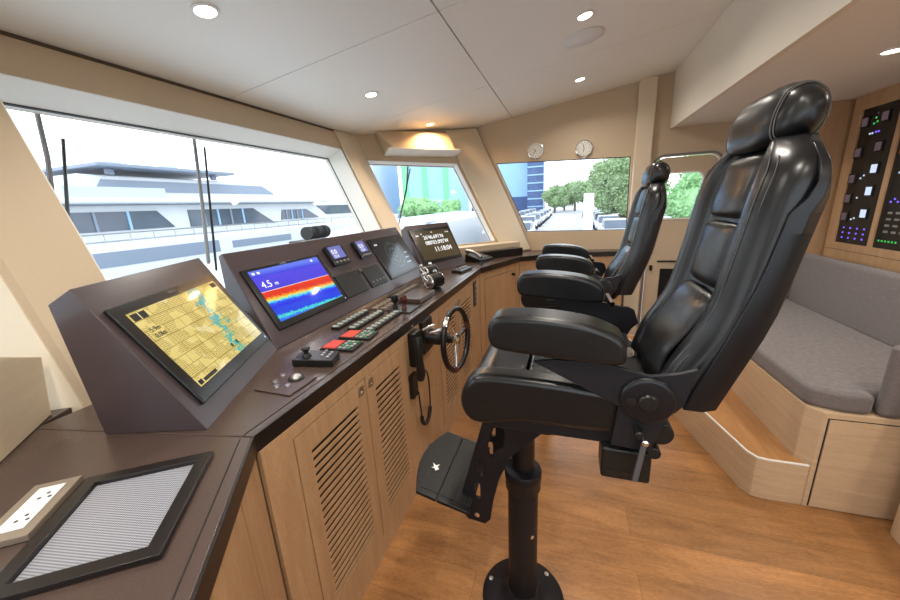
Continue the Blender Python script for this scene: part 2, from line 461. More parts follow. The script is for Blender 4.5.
# facet two with the small centre window
U2 = Vector
def on2(x, y): return (Vector((x,y,0))-Vector((A2.x,A2.y,0)))
h2 = [(.030,1.215),(1.125,1.215),(1.09,2.135),(.015,2.165)]
b = MB(); b.plate([(0,v0),(L2,v0),(L2,fit(P2,L2)),(0,fit(P2,0))], [h2], lambda u,v:P2(u,v,0), lambda u,v:P2(u,v,.12))
struct(b, 'wall_front_starboard', M['wall'])
liner('trim_4', h2, P2, .11); pane('window_2', h2, P2, .09); gasket(h2, P2, .078, 'trim_5', .006)
# port quarter facet (left edge of the photo, continues out of frame)
h0 = [(.03,.985),(L0-.3,.985),(L0-.3,2.22),(.03,2.22)]
b = MB(); b.plate([(0,v0),(L0,v0),(L0,fit(P0,L0)),(0,fit(P0,0))], [h0], lambda u,v:P0(u,v,0), lambda u,v:P0(u,v,.52))
struct(b, 'wall_front_port', M['wall'])
liner('trim_6', h0, P0, .50, mat=M['column']); pane('window_3', h0, P0, .46)
# starboard side wall
def PS(y, z, w=0): return Vector((XF+w, y, z))
yt = P2(L2, fit(P2,L2)).y; yb = P2(L2, v0).y
h3 = [(.50,1.284),(-.655,1.278),(-.641,2.085),(.875,2.135)]
hd = [(-.88,.0),(-1.50,.0),(-1.50,2.06),(-.88,2.06)]
b = MB(); b.plate([(yb,-.02),(-2.6,-.02),(-2.6,2.5),(-1.2,zc(-1.2)+.01),(yt,zc(yt)+.01)], [h3, rrect(-1.50,.03,-.88,2.05,.1)], lambda y,z:PS(y,z,0), lambda y,z:PS(y,z,.07))
struct(b, 'wall_starboard', M['wall'])
pane('window_4', h3, PS, .035); gasket(h3, PS, .02, 'trim_7', .008)
b = MB(); b.prism([(.70,fit(P1,.7)-.028),(3.50,fit(P1,3.5)-.028),(3.50,fit(P1,3.5)-.012),(.70,fit(P1,.7)-.012)], lambda u,v:P1(u,v,-.005), lambda u,v:P1(u,v,-.0004)); struct(b, 'trim_14', simple('shadow_gap_brown', srgb(92,76,60), .8))  # brown strip paints in the shadow line where header meets ceiling
# wall pillar between side window and door
b = MB(); b.box((4.585,-.835,.0),(XF-.001,-.665,2.84)); struct(b, 'trim_8', M['column'], bevel=.012)
# other side / aft of the room (behind and beside the camera)
b = MB(); b.plate([(-2.6,-.02),(.6,-.02),(.9,2.9),(-2.6,2.9)], [[(-2.3,.95),(.35,.95),(.35,2.2),(-2.3,2.2)]], lambda y,z:(-.95,y,z), lambda y,z:(-1.05,y,z))  # port wall; its large opening is added to let daylight in
struct(b, 'wall_port', M['wall'])
b = MB(); b.prismx([(-2.3,.95),(.35,.95),(.35,2.2),(-2.3,2.2)], -1.01, -1.0); struct(b, 'window_5', M['glass'])  # unseen window added here to brighten the room with sky light
b = MB(); b.box((-1.3,-2.6,-.02),(4.9,-2.5,2.9)); struct(b, 'wall_aft', M['wall'])
b = MB(); b.box((4.14,-2.6,0),(4.19,-2.05,2.335)); struct(b, 'wall_partition', M['oak'])

# door with a rounded pane, gasket, handle
D = thing('cabin_door', 'beige side door with rounded window, right of the far side window', 'door', (XF,-1.19,0))
D['kind'] = 'structure'
b = MB(); b.plate(rrect(-1.49,.035,-.89,2.04,.1), [rrect(-1.36,1.39,-.95,1.875,.07)], lambda y,z:(XF+.012,y,z), lambda y,z:(XF+.045,y,z)); b.build('door_leaf', M['wall'], D)
b = MB(); b.plate(rrect(-1.525,.005,-.855,2.075,.12), [rrect(-1.505,.03,-.875,2.055,.1)], lambda y,z:(XF-.012,y,z), lambda y,z:(XF-.0005,y,z)); b.build('door_gasket', M['grey'], D)
b = MB(); b.prismx(rrect(-1.355,1.395,-.955,1.87,.065), XF+.025, XF+.031); b.build('pane', M['glass'], D)
b = MB(); b.plate(rrect(-1.37,1.38,-.94,1.885,.08), [rrect(-1.355,1.395,-.955,1.87,.065)], lambda y,z:(XF+.004,y,z), lambda y,z:(XF+.0125,y,z)); b.build('pane_trim', M['reveal'], D)
b = MB(); b.box((XF-.01,-1.36,.9),(XF+.012,-1.0,.915)); b.build('door_rail', M['darkwood'], D)
b = MB(); b.plate([(-1.36,.35),(-1.04,.35),(-1.04,.82),(-1.36,.82)], [[(-1.33,.38),(-1.07,.38),(-1.07,.79),(-1.33,.79)]], lambda y,z:(XF-.006,y,z), lambda y,z:(XF+.0125,y,z)); b.box((XF+.001,-1.33,.38),(XF+.011,-1.07,.79)); b.build('lower_grille', M['black'], D)
b = MB(); b.box((XF-.018,-.955,.80),(XF+.012,-.925,.86)); b.build('latch', M['black'], D, bevel=.004)

b = MB(); b.prism([(3.19,1.06),(3.555,1.06),(3.555,fit(P1,3.53)-.02),(3.19,fit(P1,3.2)-.02)], lambda u,v:P1(u,v,-.022), lambda u,v:P1(u,v,-.0005)); struct(b, 'trim_11', M['column'], bevel=.006)
b = MB(); b.prism([(1.15,1.06),(L2-.02,1.06),(L2-.02,fit(P2,L2)-.03),(1.12,fit(P2,1.12)-.03)], lambda u,v:P2(u,v,-.03), lambda u,v:P2(u,v,-.0005)); struct(b, 'trim_12', M['column'], bevel=.008)
b = MB(); b.prism([(L2-.018,1.06),(L2-.006,1.06),(L2-.006,fit(P2,L2)-.03),(L2-.018,fit(P2,L2)-.03)], lambda u,v:P2(u,v,-.012), lambda u,v:P2(u,v,-.0005)); struct(b, 'trim_13', M['grey'])  # grey strip paints in the shadow groove between column and side wall

# ------------------------------------------------------------------ furniture and console
ZT = 1.056
# counter top: near mitred piece, main run, far quarter
E1 = (.637,.82); DN = Vector((.27-.637,.56-.82)).normalized()
def near(t): return (E1[0]+DN.x*t, E1[1]+DN.y*t)
def ctop(name, poly, label):
    t = thing(name, label, 'countertop', (poly[0][0], poly[0][1], ZT-.045))
    b = MB(); b.prismz(poly, ZT-.045, ZT); b.build('worktop', M['counter'], t, bevel=.003, seg=2); return t
nearE = near(1.35)
cn = ctop('countertop', [E1, near(1.2), (-.88,-.1), (-.88,.84), (-.9,1.20), (.37,1.95), (.615,1.585), (.50,1.535)], 'brown laminate countertop corner with air vent and socket, nearest the camera')
cm = ctop('countertop', [(E1[0]+.003,E1[1]), (3.32,.80), (3.56,1.535), (.50,1.535)], 'long brown laminate countertop carrying the monitors, switches and throttle levers')
cf = ctop('countertop', [(3.323,.80), (4.04,.505), (4.33,.09), (4.40,-.36), (4.43,-.62), (XF-.006,-.62), (XF-.006,.40), (3.563,1.50)], 'brown laminate countertop corner below the far side window')
def edge(path, parent, w=.028, name='edge_trim'):
    b = MB()
    for (p, q) in zip(path, path[1:]):
        d = (Vector(q)-Vector(p)).normalized(); n = Vector((-d.y,d.x))
        for o_, zz0, zz1 in ((0,ZT-.052,ZT+.0015),):
            b.prismz([tuple(Vector(p)-n*.006), tuple(Vector(q)-n*.006), tuple(Vector(q)+n*.0), tuple(Vector(p)+n*.0)], zz0, zz1)
    b.build(name, M['trimdark'], parent)
    b = MB()
    for (p, q) in zip(path, path[1:]):
        d = (Vector(q)-Vector(p)).normalized(); n = Vector((-d.y,d.x))
        b.prismz([tuple(Vector(p)+n*w), tuple(Vector(q)+n*w), tuple(Vector(q)+n*(w+.003)), tuple(Vector(p)+n*(w+.003))], ZT-.0005, ZT+.0012)
    b.build('edge_groove', M['darkwood'], parent)
edge([near(1.2), E1], cn); edge([E1, (3.32,.80)], cm); edge([(3.323,.80),(4.04,.505),(4.33,.09),(4.40,-.36),(4.43,-.62)], cf)

# console cabinet under the main run, louvred doors
YF = .812
cab = thing('console_cabinet', 'light oak console cabinet with four louvred doors under the long counter', 'cabinet', (2,YF,0))
zt = ZT-.052
b = MB()
b.box((.66,YF+.012,0),(3.30,YF+.03,zt)); b.build('backing', M['darkwood'], cab)
b = MB()
doors = [(.765,1.185),(1.195,1.62),(2.12,2.56),(2.57,3.01)]
zb, ztd = .115, .957
prev = .642
for x0, x1 in doors+[(3.318,3.318)]:
    if x0-prev > .006: b.box((prev,YF-.004,0),(x0-.004,YF+.012,zt))
    prev = x1+.004
for x0, x1 in doors:
    b.box((x0-.0041,YF-.004,ztd+.004),(x1+.0041,YF+.012,zt)); b.box((x0-.0041,YF-.004,0),(x1+.0041,YF+.012,zb-.004))
b.build('face_panel', M['oak'], cab)
LV = [(.83,1.12),(1.265,1.515),(2.20,2.50),(2.65,2.94)]
for k, ((x0,x1),(l0,l1)) in enumerate(zip(doors, LV)):
    b = MB(); y0, y1 = YF-.006, YF+.010
    lb, lt = .20, .885
    b.box((x0,y0,zb),(l0,y1,ztd)); b.box((l1,y0,zb),(x1,y1,ztd)); b.box((l0,y0,zb),(l1,y1,lb)); b.box((l0,y0,lt),(l1,y1,ztd))
    n = 22; p = (lt-lb)/n
    for i in range(n):
        z = lb+p*i; b.box((l0,y0,z+.0155),(l1,y0+.005,z+p))
    d = b.build('louvred_door', M['oak'], cab)
    hx = x1-.035 if k in (0,2) else x0+.035
    b = MB(); b.plate(rrect(hx-.02,.90,hx+.02,.94,.006), [rrect(hx-.011,.909,hx+.011,.931,.004)], lambda x,z:(x,YF-.010,z), lambda x,z:(x,YF-.0055,z)); b.box((hx-.011,YF-.0075,.909),(hx+.011,YF-.006,.931)); b.build('push_latch', M['steel'], d)
b = MB(); b.box((3.06,YF-.012,.735),(3.16,YF-.004,.97)); pl = b.build('switch_panel', M['black'], cab, bevel=.003)
b = MB()
for i in range(4): b.box((3.085,YF-.018,.76+i*.05),(3.135,YF-.012,.79+i*.05))
b.build('switch', M['grey'], pl, label='grey rocker switches')
# near angled cabinet
nc = thing('console_cabinet', 'light oak angled cabinet front beneath the nearest counter corner', 'cabinet', (*near(.3),0))
def NP(t, o): 
    n = Vector((-DN.y, DN.x)); n = n if n.y > 0 else -n
    return (E1[0]+DN.x*t+n.x*o, E1[1]+DN.y*t+n.y*o)
b = MB()
for t0, t1 in ((.004,.172),(.176,1.15)): b.prismz([NP(t0,-.0), NP(t1,-.0), NP(t1,.018), NP(t0,.018)], 0 if t0 > .1 else 0, zt-(0 if t0<.1 else 0))
b.build('face_panel', M['oak'], nc)
b = MB(); b.prismz([NP(.05,.018), NP(1.1,.018), NP(1.1,.03), NP(.05,.03)], 0, zt-.002); b.build('backing', M['darkwood'], nc)
# far quarter cabinet
fcb = thing('console_cabinet', 'light oak corner cabinet with a small door beneath the far counter corner', 'cabinet', (3.9,.5,0))
def seg(b, p, q, t0, t1, z0, z1, o0=0, o1=.016):
    d = (Vector(q)-Vector(p)); L = d.length; d /= L; n = Vector((-d.y,d.x)); n = n if n.x > 0 or n.y > .9 else -n
    if n.x < 0: n = -n
    pt = lambda t,o: tuple(Vector(p)+d*(t*L)+n*o)
    b.prismz([pt(t0,o0), pt(t1,o0), pt(t1,o1), pt(t0,o1)], z0, z1)
Pa, Pb, Pc, Pd, Pe = (3.33,.808), (4.045,.515), (4.337,.10), (4.405,-.36), (4.435,-.62)
b = MB()
seg(b,Pa,Pb,0,.10,0,zt); seg(b,Pa,Pb,.90,1,0,zt); seg(b,Pa,Pb,.10,.90,.93,zt); seg(b,Pa,Pb,.10,.90,0,.12)
seg(b,Pb,Pc,.01,1,0,zt); seg(b,Pc,Pd,0,1,0,zt); seg(b,Pd,Pe,0,1,0,zt)
b.build('face_panel', M['oak'], fcb)
b = MB(); seg(b,Pa,Pb,.03,.97,.05,zt-.02,.017,.03); b.build('backing', M['darkwood'], fcb)
b = MB(); seg(b,Pa,Pb,.108,.892,.126,.924,0,.015); d = b.build('cabinet_door', M['oak'], fcb)
p = Vector(Pa).lerp(Vector(Pb),.80); b = MB(); b.cyl((p.x,p.y,.885),(p.x-.02,p.y-.03,.885),.014); b.build('knob', M['black'], d)

# ---- monitor housings
def face_frame(bl, d):
    bl = Vector((*bl,ZT)); d = Vector((*d,0)).normalized(); nn = Vector((-d.y,d.x,0))
    return bl, d, nn
def housing(name, bl, d, W, top, prof, label, sk=0.):
    bl, d, nn = face_frame(bl, d)
    t = thing(name, label, 'console', tuple(bl+d*(W/2)))
    n0 = nn; nn = nn+d*sk
    b = MB(); mp = lambda u: (lambda n,z: bl+d*u+nn*n+Vector((0,0,z)))
    b.prism(prof, mp(0), mp(W)); b.build('housing', M['housing'], t, bevel=.006, seg=3)
    nn = n0; up = (nn*top[0]+Vector((0,0,top[1]))).normalized(); N = d.cross(up)
    if N.dot(nn) > 0: N = -N
    return t, (lambda u,v,w=0: bl+d*u+up*v+N*w), d, up
def slab(F, quad, w0, w1, name, mat, parent, **k):
    b = MB(); b.prism(quad, lambda u,v:F(u,v,w0), lambda u,v:F(u,v,w1)); return b.build(name, mat, parent, **k)
def screen(F, q, w, mat, parent, name='screen'):
    b = MB(); b.quad([F(*p,w) for p in q]); return b.build(name, mat, parent)
def rq(u0, v0, u1, v1): return [(u0,v0),(u1,v0),(u1,v1),(u0,v1)]

prof1 = [(0,0),(.004,.0),(.30,0),(.335,.395),(.264,.435)]
m1, F1, d1, up1 = housing('monitor_console', (.631,.978), (.55,.267), .625, (.264,.435), prof1, 'dark vinyl monitor housing showing the yellow chart plotter, nearest the camera', .14)
bz = slab(F1, rq(.055,.062,.612,.424), -.004, .012, 'display', M['bezel'], m1, bevel=.004)
screen(F1, rq(.092,.104,.588,.392), .0128, M['chart'], bz)
text('FURUNO', .012, F1(.31,.404,.0122), d1, up1, M['grey'], bz, 'brand_lettering')
slab(F1, rq(.10,.362,.128,.386), .0129, .0134, 'screen_icon', M['black'], bz); slab(F1, rq(.133,.362,.160,.386), .0129, .0134, 'screen_icon', M['black'], bz)
text('5.9m', .022, F1(.115,.315,.0130), d1, up1, M['ink'], bz, 'depth_lettering'); text('0.0kn', .022, F1(.115,.293,.0130), d1, up1, M['ink'], bz, 'speed_lettering')
slab(F1, rq(.545,.366,.582,.386), .0129, .0134, 'screen_icon', M['black'], bz)
slab(F1, rq(.098,.108,.118,.124), .0129, .0134, 'screen_icon', M['black'], bz)
slab(F1, rq(.125,.108,.20,.12), .0129, .0133, 'scale_bar', M['ink'], bz)
slab(F1, rq(.36,.135,.372,.15), .0129, .0134, 'screen_icon', M['ink'], bz); slab(F1, rq(.40,.135,.412,.15), .0129, .0134, 'screen_icon', M['ink'], bz)
b = MB(); b.cyl(F1(.590,.082,.012), F1(.590,.082,.0135), .004); b.build('power_key', M['ledwhite'], bz)

prof2 = [(0,0),(.305,0),(.305,.425),(.272,.435)]
W2 = 1.80
m2, F2, d2, up2 = housing('monitor_console', (1.181,1.245), (1,0), W2, (.256,.408), prof2, 'wide dark vinyl centre housing with blue and red echo sounder and radar', .18)
VS = .97
bz = slab(F2, rq(.070,.075,.632,.408), -.004, .012, 'display', M['bezel'], m2, bevel=.004)
screen(F2, rq(.100,.110,.603,.392), .0128, M['sonar'], bz)
text('FURUNO', .012, F2(.31,.395,.0122), d2, up2, M['grey'], bz, 'brand_lettering')
text('4.5', .052, F2(.125,.292,.0130), d2, up2, M['scrtext'], bz, 'depth_lettering'); text('m', .03, F2(.205,.294,.0130), d2, up2, M['scrtext'], bz, 'unit_lettering')
for u in (.115,.145,.535): slab(F2, rq(u,.370,u+.016,.382), .0129, .0133, 'screen_icon', M['scrtext'], bz)
b = MB(); b.cyl(F2(.617,.092,.012), F2(.617,.092,.0135), .004); b.build('power_key', M['ledwhite'], bz)
for (u0,u1) in ((.70,.875),(1.02,1.16)):
    gz = slab(F2, rq(u0,.30,u1,.44), -.002, .03, 'gauge', M['bezel'], m2, bevel=.006)
    screen(F2, rq(u0+.02,.342,u1-.02,.430), .0305, M['lcd'], gz)
    for i in range(4):
        uu = u0+.028+i*(u1-u0-.056)/3; slab(F2, rq(uu-.011,.313,uu+.011,.326), .03, .033, 'key', M['grey'], gz)
    text('0.0', .045, F2(u0+.032,.376,.0312), d2, up2, M['scrtext'], gz, 'reading_lettering'); text('12.4', .03, F2(u0+.032,.349,.0312), d2, up2, M['scrtext'], gz, 'reading_lettering')
slab(F2, rq(.645,.082,.895,.245), -.002, .010, 'blank_cover', M['black'], m2, bevel=.004)
cz = slab(F2, rq(.945,.080,1.175,.238), -.002, .010, 'control_unit', M['black'], m2, bevel=.004)
for i in range(4):
    b = MB(); b.cyl(F2(.985+i*.05,.115,.010), F2(.985+i*.05,.115,.014), .008); b.build('key', M['grey'], cz)
b = MB(); b.cyl(F2(.918,.225,-.001), F2(.918,.225,.02), .013); b.box((0,0,0),(.001,.001,.001), lambda x,y,z:F2(.918+x,.225+y,z)); b.build('usb_cap', M['chrome'], m2)
bz = slab(F2, rq(1.235,.078,1.79,.438), -.004, .012, 'display', M['bezel'], m2, bevel=.004)
screen(F2, rq(1.262,.10,1.765,.415), .0128, M['radar'], bz)
for u in (1.285,1.31): slab(F2, rq(u,.372,u+.014,.386), .0129, .0133, 'screen_icon', M['scrtext'], bz)
for i in range(3): slab(F2, rq(1.66-i*.02,.25-i*.045,1.72-i*.01,.256-i*.045), .0129, .0133, 'screen_text', M['ledwhite'], bz)

prof3 = [(0,0),(.30,0),(.33,.395),(.26,.435)]
m3, F3, d3, up3 = housing('monitor_console', (2.985,1.236), (.5,-.22), .60, (.26,.435), prof3, 'dark vinyl monitor housing with the brown text screen beside the telephone', .09)
bz = slab(F3, rq(.035,.095,.59,.452), -.004, .012, 'display', M['bezel'], m3, bevel=.004)
screen(F3, rq(.058,.122,.567,.425), .0128, M['statscr'], bz)
text("26'46.691'N", .058, F3(.165,.335,.0130), d3, up3, M['scrtext'], bz, 'position_lettering', .0012)
text("080'03.095'W", .058, F3(.165,.275,.0130), d3, up3, M['scrtext'], bz, 'position_lettering', .0012)
text("11:18:04", .072, F3(.245,.195,.0130), d3, up3, M['scrtext'], bz, 'clock_lettering', .0012)
for u, v in ((.085,.375),(.105,.375),(.50,.385),(.53,.385),(.155,.39),(.30,.40)): slab(F3, rq(u,v,u+.014,v+.012), .0129, .0133, 'screen_icon', M['scrtext'], bz)

# ---- air vent & socket on the near counter
vc = [(.552,.854),(.307,.679),(.188,.897),(.429,1.086)]
# squared up on the mitre direction
DV = Vector((.245,.175,0)).normalized(); NV = Vector((-DV.y,DV.x,0)); VO = Vector((.307,.682,ZT))
FV = lambda u,v,w=0: VO+DV*u+NV*v+Vector((0,0,w))
vt = thing('air_vent', 'silver mesh air vent in a dark frame, sunk in the nearest countertop', 'vent', tuple(FV(.15,.13)))
b = MB(); b.plate(rq(0,0,.302,.262), [rq(.028,.030,.274,.234)], lambda u,v:FV(u,v,.001), lambda u,v:FV(u,v,.013)); b.build('frame', M['trimdark'], vt, bevel=.0015)
slab(FV, rq(.029,.031,.273,.233), .0008, .003, 'mesh_screen', M['mesh'], vt)
sk = thing('power_socket', 'white twin power socket in a bronze plate on the nearest countertop', 'socket', tuple(FV(.03,.40)))
SO = Vector((.262,.985,ZT)); SD = Vector((.395-.262,1.085-.985,0)).normalized(); SN = Vector((-SD.y,SD.x,0)); FS = lambda u,v,w=0: SO+SD*u+SN*v+Vector((0,0,w))
slab(FS, rq(0,0,.172,.088), .001, .016, 'plate', M['beigeplate'], sk, bevel=.002)
ins = slab(FS, rq(.022,.018,.15,.066), .016, .019, 'insert', M['white'], sk, bevel=.001)
for u in (.034,.098):
    b = MB()
    for du, dv in ((.012,.016),(.012,.034),(.026,.025)): b.cyl(FS(u+du,.012+dv-.002,.019), FS(u+du,.012+dv-.002,.0196), .0035, n=12)
    b.build('pin_hole', M['ink'], ins)
slab(FS, rq(.0855,.019,.0865,.065), .019,.0193,'joint', M['grey'], ins)

# wood side box left of the near counter
Aw = Vector((.383,1.41,ZT)); Bw = Vector((.563,1.592,ZT)); dw = (Bw-Aw).normalized(); nw = Vector((-dw.y,dw.x,0))
b = MB(); W = lambda u,v,w=0: Aw+dw*u+nw*w+Vector((0,0,v))
b.prism([(-.16,.001),(.256,.001),(.313,.184),(.145,.247),(-.16,.36)], lambda u,v:W(u,v,-.004), lambda u,v:W(u,v,.03))
M['oakpale'] = wood('pale_oak_panel', srgb(238,220,190), srgb(222,200,166), (.6,.6,6))
o = struct(b, 'trim_9', M['oakpale'], bevel=.003)

# ---- things on the counter
tb = thing('trackball_panel', 'brown trackball panel with four buttons, beside the chart plotter housing', 'control panel', (.90,.945,ZT))
b = MB(); b.prismz([(.845,.873),(.985,.873),(.995,1.02),(.85,1.035)], ZT+.001, ZT+.006); b.build('plate', M['counter'], tb, bevel=.002)
b = MB(); b.lathe([(.030,0),(.030,.003),(.024,.006),(.0,.0061)], (.955,.94,ZT+.006)); b.build('ball_ring', M['black'], tb)
b = MB(); b.ellipsoid((.955,.94,ZT+.008), (.021,.021,.016)); b.build('ball', M['steel'], tb, smooth=True)
for x, y in ((.885,.965),(.915,1.0),(.965,1.01),(.90,.93)):
    b = MB(); b.cyl((x,y,ZT+.006),(x,y,ZT+.010),.010,.009); b.build('button', M['steel'], tb)
jb = thing('joystick_unit', 'black joystick unit with buttons, between trackball and red keypads', 'control unit', (1.12,.96,ZT))
b = MB(); b.prismz([(1.075,.868),(1.17,.90),(1.145,1.06),(1.045,1.04)], ZT+.001, ZT+.03); b.build('base', M['black'], jb, bevel=.004)
b = MB(); b.lathe([(.020,0),(.018,.008),(.010,.014),(.010,.022),(.017,.028),(.019,.036),(.014,.042),(.001,.043)], (1.09,1.0,ZT+.03)); b.build('stick', M['black'], jb, smooth=True)
for i in range(3):
    for j in range(2):
        b = MB(); c = (1.10+i*.022+j*.01, .905+i*.006+j*.035, ZT+.03); b.cyl(c, (c[0],c[1],c[2]+.004), .007, n=12); b.build('button', M['steel'], jb)
def keypad(x0, x1, label):
    t = thing('alarm_keypad', label, 'keypad', ((x0+x1)/2,.96,ZT), 'red and green keypads')
    b = MB(); b.prismz([(x0+.01,.875),(x1+.01,.885),(x1,1.045),(x0,1.04)], ZT+.001, ZT+.010); b.build('base', M['black'], t, bevel=.003)
    b = MB(); b.prismz([(x0+.012,.965),(x1-.008,.970),(x1-.012,1.035),(x0+.008,1.03)], ZT+.010, ZT+.013); b.build('red_pad', M['red'], t)
    for i in range(4):
        for j in range(3):
            c = (x0+.020+i*(x1-x0-.03)/3.2, .898+j*.022, ZT+.010); b = MB(); b.box(c, (c[0]+.012,c[1]+.014,c[2]+.004)); b.build('key', M['green'] if (i+j) % 3 == 0 else M['button'], t)
    return t
keypad(1.215,1.325,'red and green alarm keypad, nearer of the two, beside the joystick unit')
keypad(1.355,1.465,'red and green alarm keypad, farther of the two, in front of the button strips')
def strip(x0, x1, y0, y1, label, n=8):
    t = thing('button_strip', label, 'switch panel', ((x0+x1)/2,(y0+y1)/2,ZT), 'button strips on the console')
    b = MB(); b.box((x0,y0,ZT+.001),(x1,y1,ZT+.014)); b.build('base', M['black'], t, bevel=.004)
    for i in range(n):
        x = x0+.012+(x1-x0-.024)*i/(n-1); b = MB(); b.box((x-.009,y0+.010,ZT+.014),(x+.009,y1-.010,ZT+.021)); b.build('key', M['button'], t, bevel=.002)
strip(1.47,1.78,1.115,1.165, 'strip of pale buttons farthest from the counter edge, under the centre housing')
strip(1.47,1.78,1.015,1.065, 'middle strip of pale buttons, of the three rows on the counter')
strip(1.47,1.79,.912,.962, 'strip of pale buttons nearest the counter edge, behind the red keypads')
sp = thing('switch_panel', 'flat dark switch panel with brown keys behind the button strips', 'switch panel', (1.93,1.1,ZT))
b = MB(); b.box((1.83,1.02,ZT+.001),(2.10,1.17,ZT+.006)); b.build('plate', M['counter'], sp, bevel=.002)
for i in range(5):
    for j in range(2):
        b = MB(); b.box((1.85+i*.048,1.04+j*.06,ZT+.006),(1.88+i*.048,1.08+j*.06,ZT+.012)); b.build('key', M['beigeplate'], sp)
lv = thing('throttle_lever_unit', 'pair of short black lever knobs on a dark plate beside the button strips', 'lever', (1.95,.95,ZT))
b = MB(); b.box((1.80,.86,ZT+.001),(1.985,1.005,ZT+.010)); b.build('base_plate', M['trimdark'], lv, bevel=.002)
for y, m in ((.985,M['black']),(.925,M['redwood'])):
    b = MB(); b.lathe([(.016,0),(.012,.012),(.009,.03),(.018,.042),(.022,.062),(.019,.078),(.008,.086),(.001,.087)], (1.865,y,ZT+.010)); b.build('lever_knob', m, lv, smooth=True)
bx = MB(); bx.box((2.0,.875,ZT+.001),(2.27,1.04,ZT+.035)); tag(bx.build('control_box', M['counter'], bevel=.006), 'low brown box on the counter between lever knobs and chrome throttles', 'box')
pk = thing('switch_panel', 'dark switch panel with pale keys behind the low brown box', 'switch panel', (2.3,1.13,ZT))
b = MB(); b.box((2.13,1.085,ZT+.001),(2.55,1.185,ZT+.006)); b.build('plate', M['trimdark'], pk)
for i in range(6):
    b = MB(); b.box((2.17+i*.06,1.11,ZT+.006),(2.205+i*.06,1.15,ZT+.013)); b.build('key', M['beigeplate'], pk)
def throttle(x, y, label):
    t = thing('throttle_control', label, 'throttle', (x,y,ZT))
    b = MB(); b.lathe([(.055,.001),(.055,.010),(.045,.016),(.03,.018)], (x,y,ZT)); b.build('base', M['black'], t, smooth=True)
    b = MB(); b.cyl((x-.05,y+.02,ZT+.068),(x+.05,y-.02,ZT+.068),.052, n=28); b.box((x-.03,y-.03,ZT+.016),(x+.03,y+.03,ZT+.05)); b.build('drum', M['black'], t, bevel=.006)
    for s in (-1,1):
        c = Vector((x+s*.052,y-s*.021,ZT+.068)); d = Vector((s*.93,-s*.37,0))
        b = MB(); b.lathe([(.054,0),(.054,.006),(.048,.012),(.040,.012),(.038,.006),(.02,.008),(.001,.009)], c, d); b.build('end_cap', M['chrome'], t, smooth=True)
        b = MB(); b.tube([c+d*.010+Vector((0,0,.01)), c+d*.018+Vector((0,.02,.035)), c+d*.010+Vector((0,.028,.056))], .009); b.ellipsoid(c+d*.0+Vector((0,.030,.060)), (.03,.015,.015)); b.build('lever', M['chrome'], t, smooth=True)
throttle(2.40,.93, 'chrome and black throttle drum nearest the counter edge')
throttle(2.74,1.10, 'chrome and black throttle drum below the brown text screen')
sc = thing('control_unit', 'small black control pad on the counter between throttles and telephone', 'control unit', (3.15,.98,ZT))
b = MB(); b.prismz([(3.02,.90),(3.26,.86),(3.30,.965),(3.06,1.01)], ZT+.001, ZT+.025); b.build('base', M['black'], sc, bevel=.005)
for i in range(4):
    b = MB(); b.cyl((3.07+i*.055,.955-i*.012,ZT+.025),(3.07+i*.055,.955-i*.012,ZT+.035),.012,n=12); b.build('button', M['steel'], sc)
# telephone
tp = thing('telephone', 'black desk telephone with silver buttons at the far end of the console', 'telephone', (3.75,.93,ZT))
b = MB(); 
pd = Vector((.93,-.37,0)); pn = Vector((.37,.93,0)); TO = Vector((3.60,.86,ZT))
FT = lambda u,v,w: TO+pd*u+pn*v+Vector((0,0,w))
b.prism([(0,.001),(.20,.001),(.20,.09),(0,.035)], lambda v,w:FT(0,v,w), lambda v,w:FT(.24,v,w)); b.build('base', M['black'], tp, bevel=.006)
b = MB(); b.tube([FT(.035,.015,.06),FT(.035,.05,.085),FT(.035,.10,.105),FT(.035,.16,.115),FT(.035,.2,.11)], [.026,.018,.015,.018,.026], n=12); b.build('handset', M['chrome'], tp, smooth=True, label='silver and black handset')
b = MB()
for i in range(3):
    for j in range(4):
        v = .03+j*.035; w = .036+v*.275+.001; b.box((.10+i*.035,v,w),(.125+i*.035,v+.022,w+.008), lambda u,v,w:FT(u,v,w))
b.build('keypad', M['steel'], tp)
cd = MB(); pts = [FT(.0+.02*math.cos(a*.9)*0-.01-a*.0022, .02-.0*a, .018) for a in range(2)]
pts = [Vector((3.575-.004*i, .875-.0028*i+.01*math.sin(i*.5), ZT+.012)) for i in range(22)]
cd.tube(pts, .006, n=8); cd.build('cord', M['black'], tp, smooth=True)
# ledge box under the centre window
lg = MB(); p = [tuple(P2(u, 1.06, -w).xy) for u, w in ((.62,.28),(1.25,.28),(1.25,.165),(.62,.165))]
lg.prismz(p, ZT+.001, ZT+.085); lgo = tag(lg.build('ledge_box', M['trimdark'], bevel=.006), 'long dark ledge box on the counter below the centre window', 'box')
b = MB(); q = [tuple(P2(u, 1.06, -w).xy) for u, w in ((-.02,.16),(1.30,.16),(1.30,-.02),(-.02,-.02))]
b.prismz(q, ZT+.001, 1.20); struct(b, 'trim_10', M['wall'], bevel=.008)

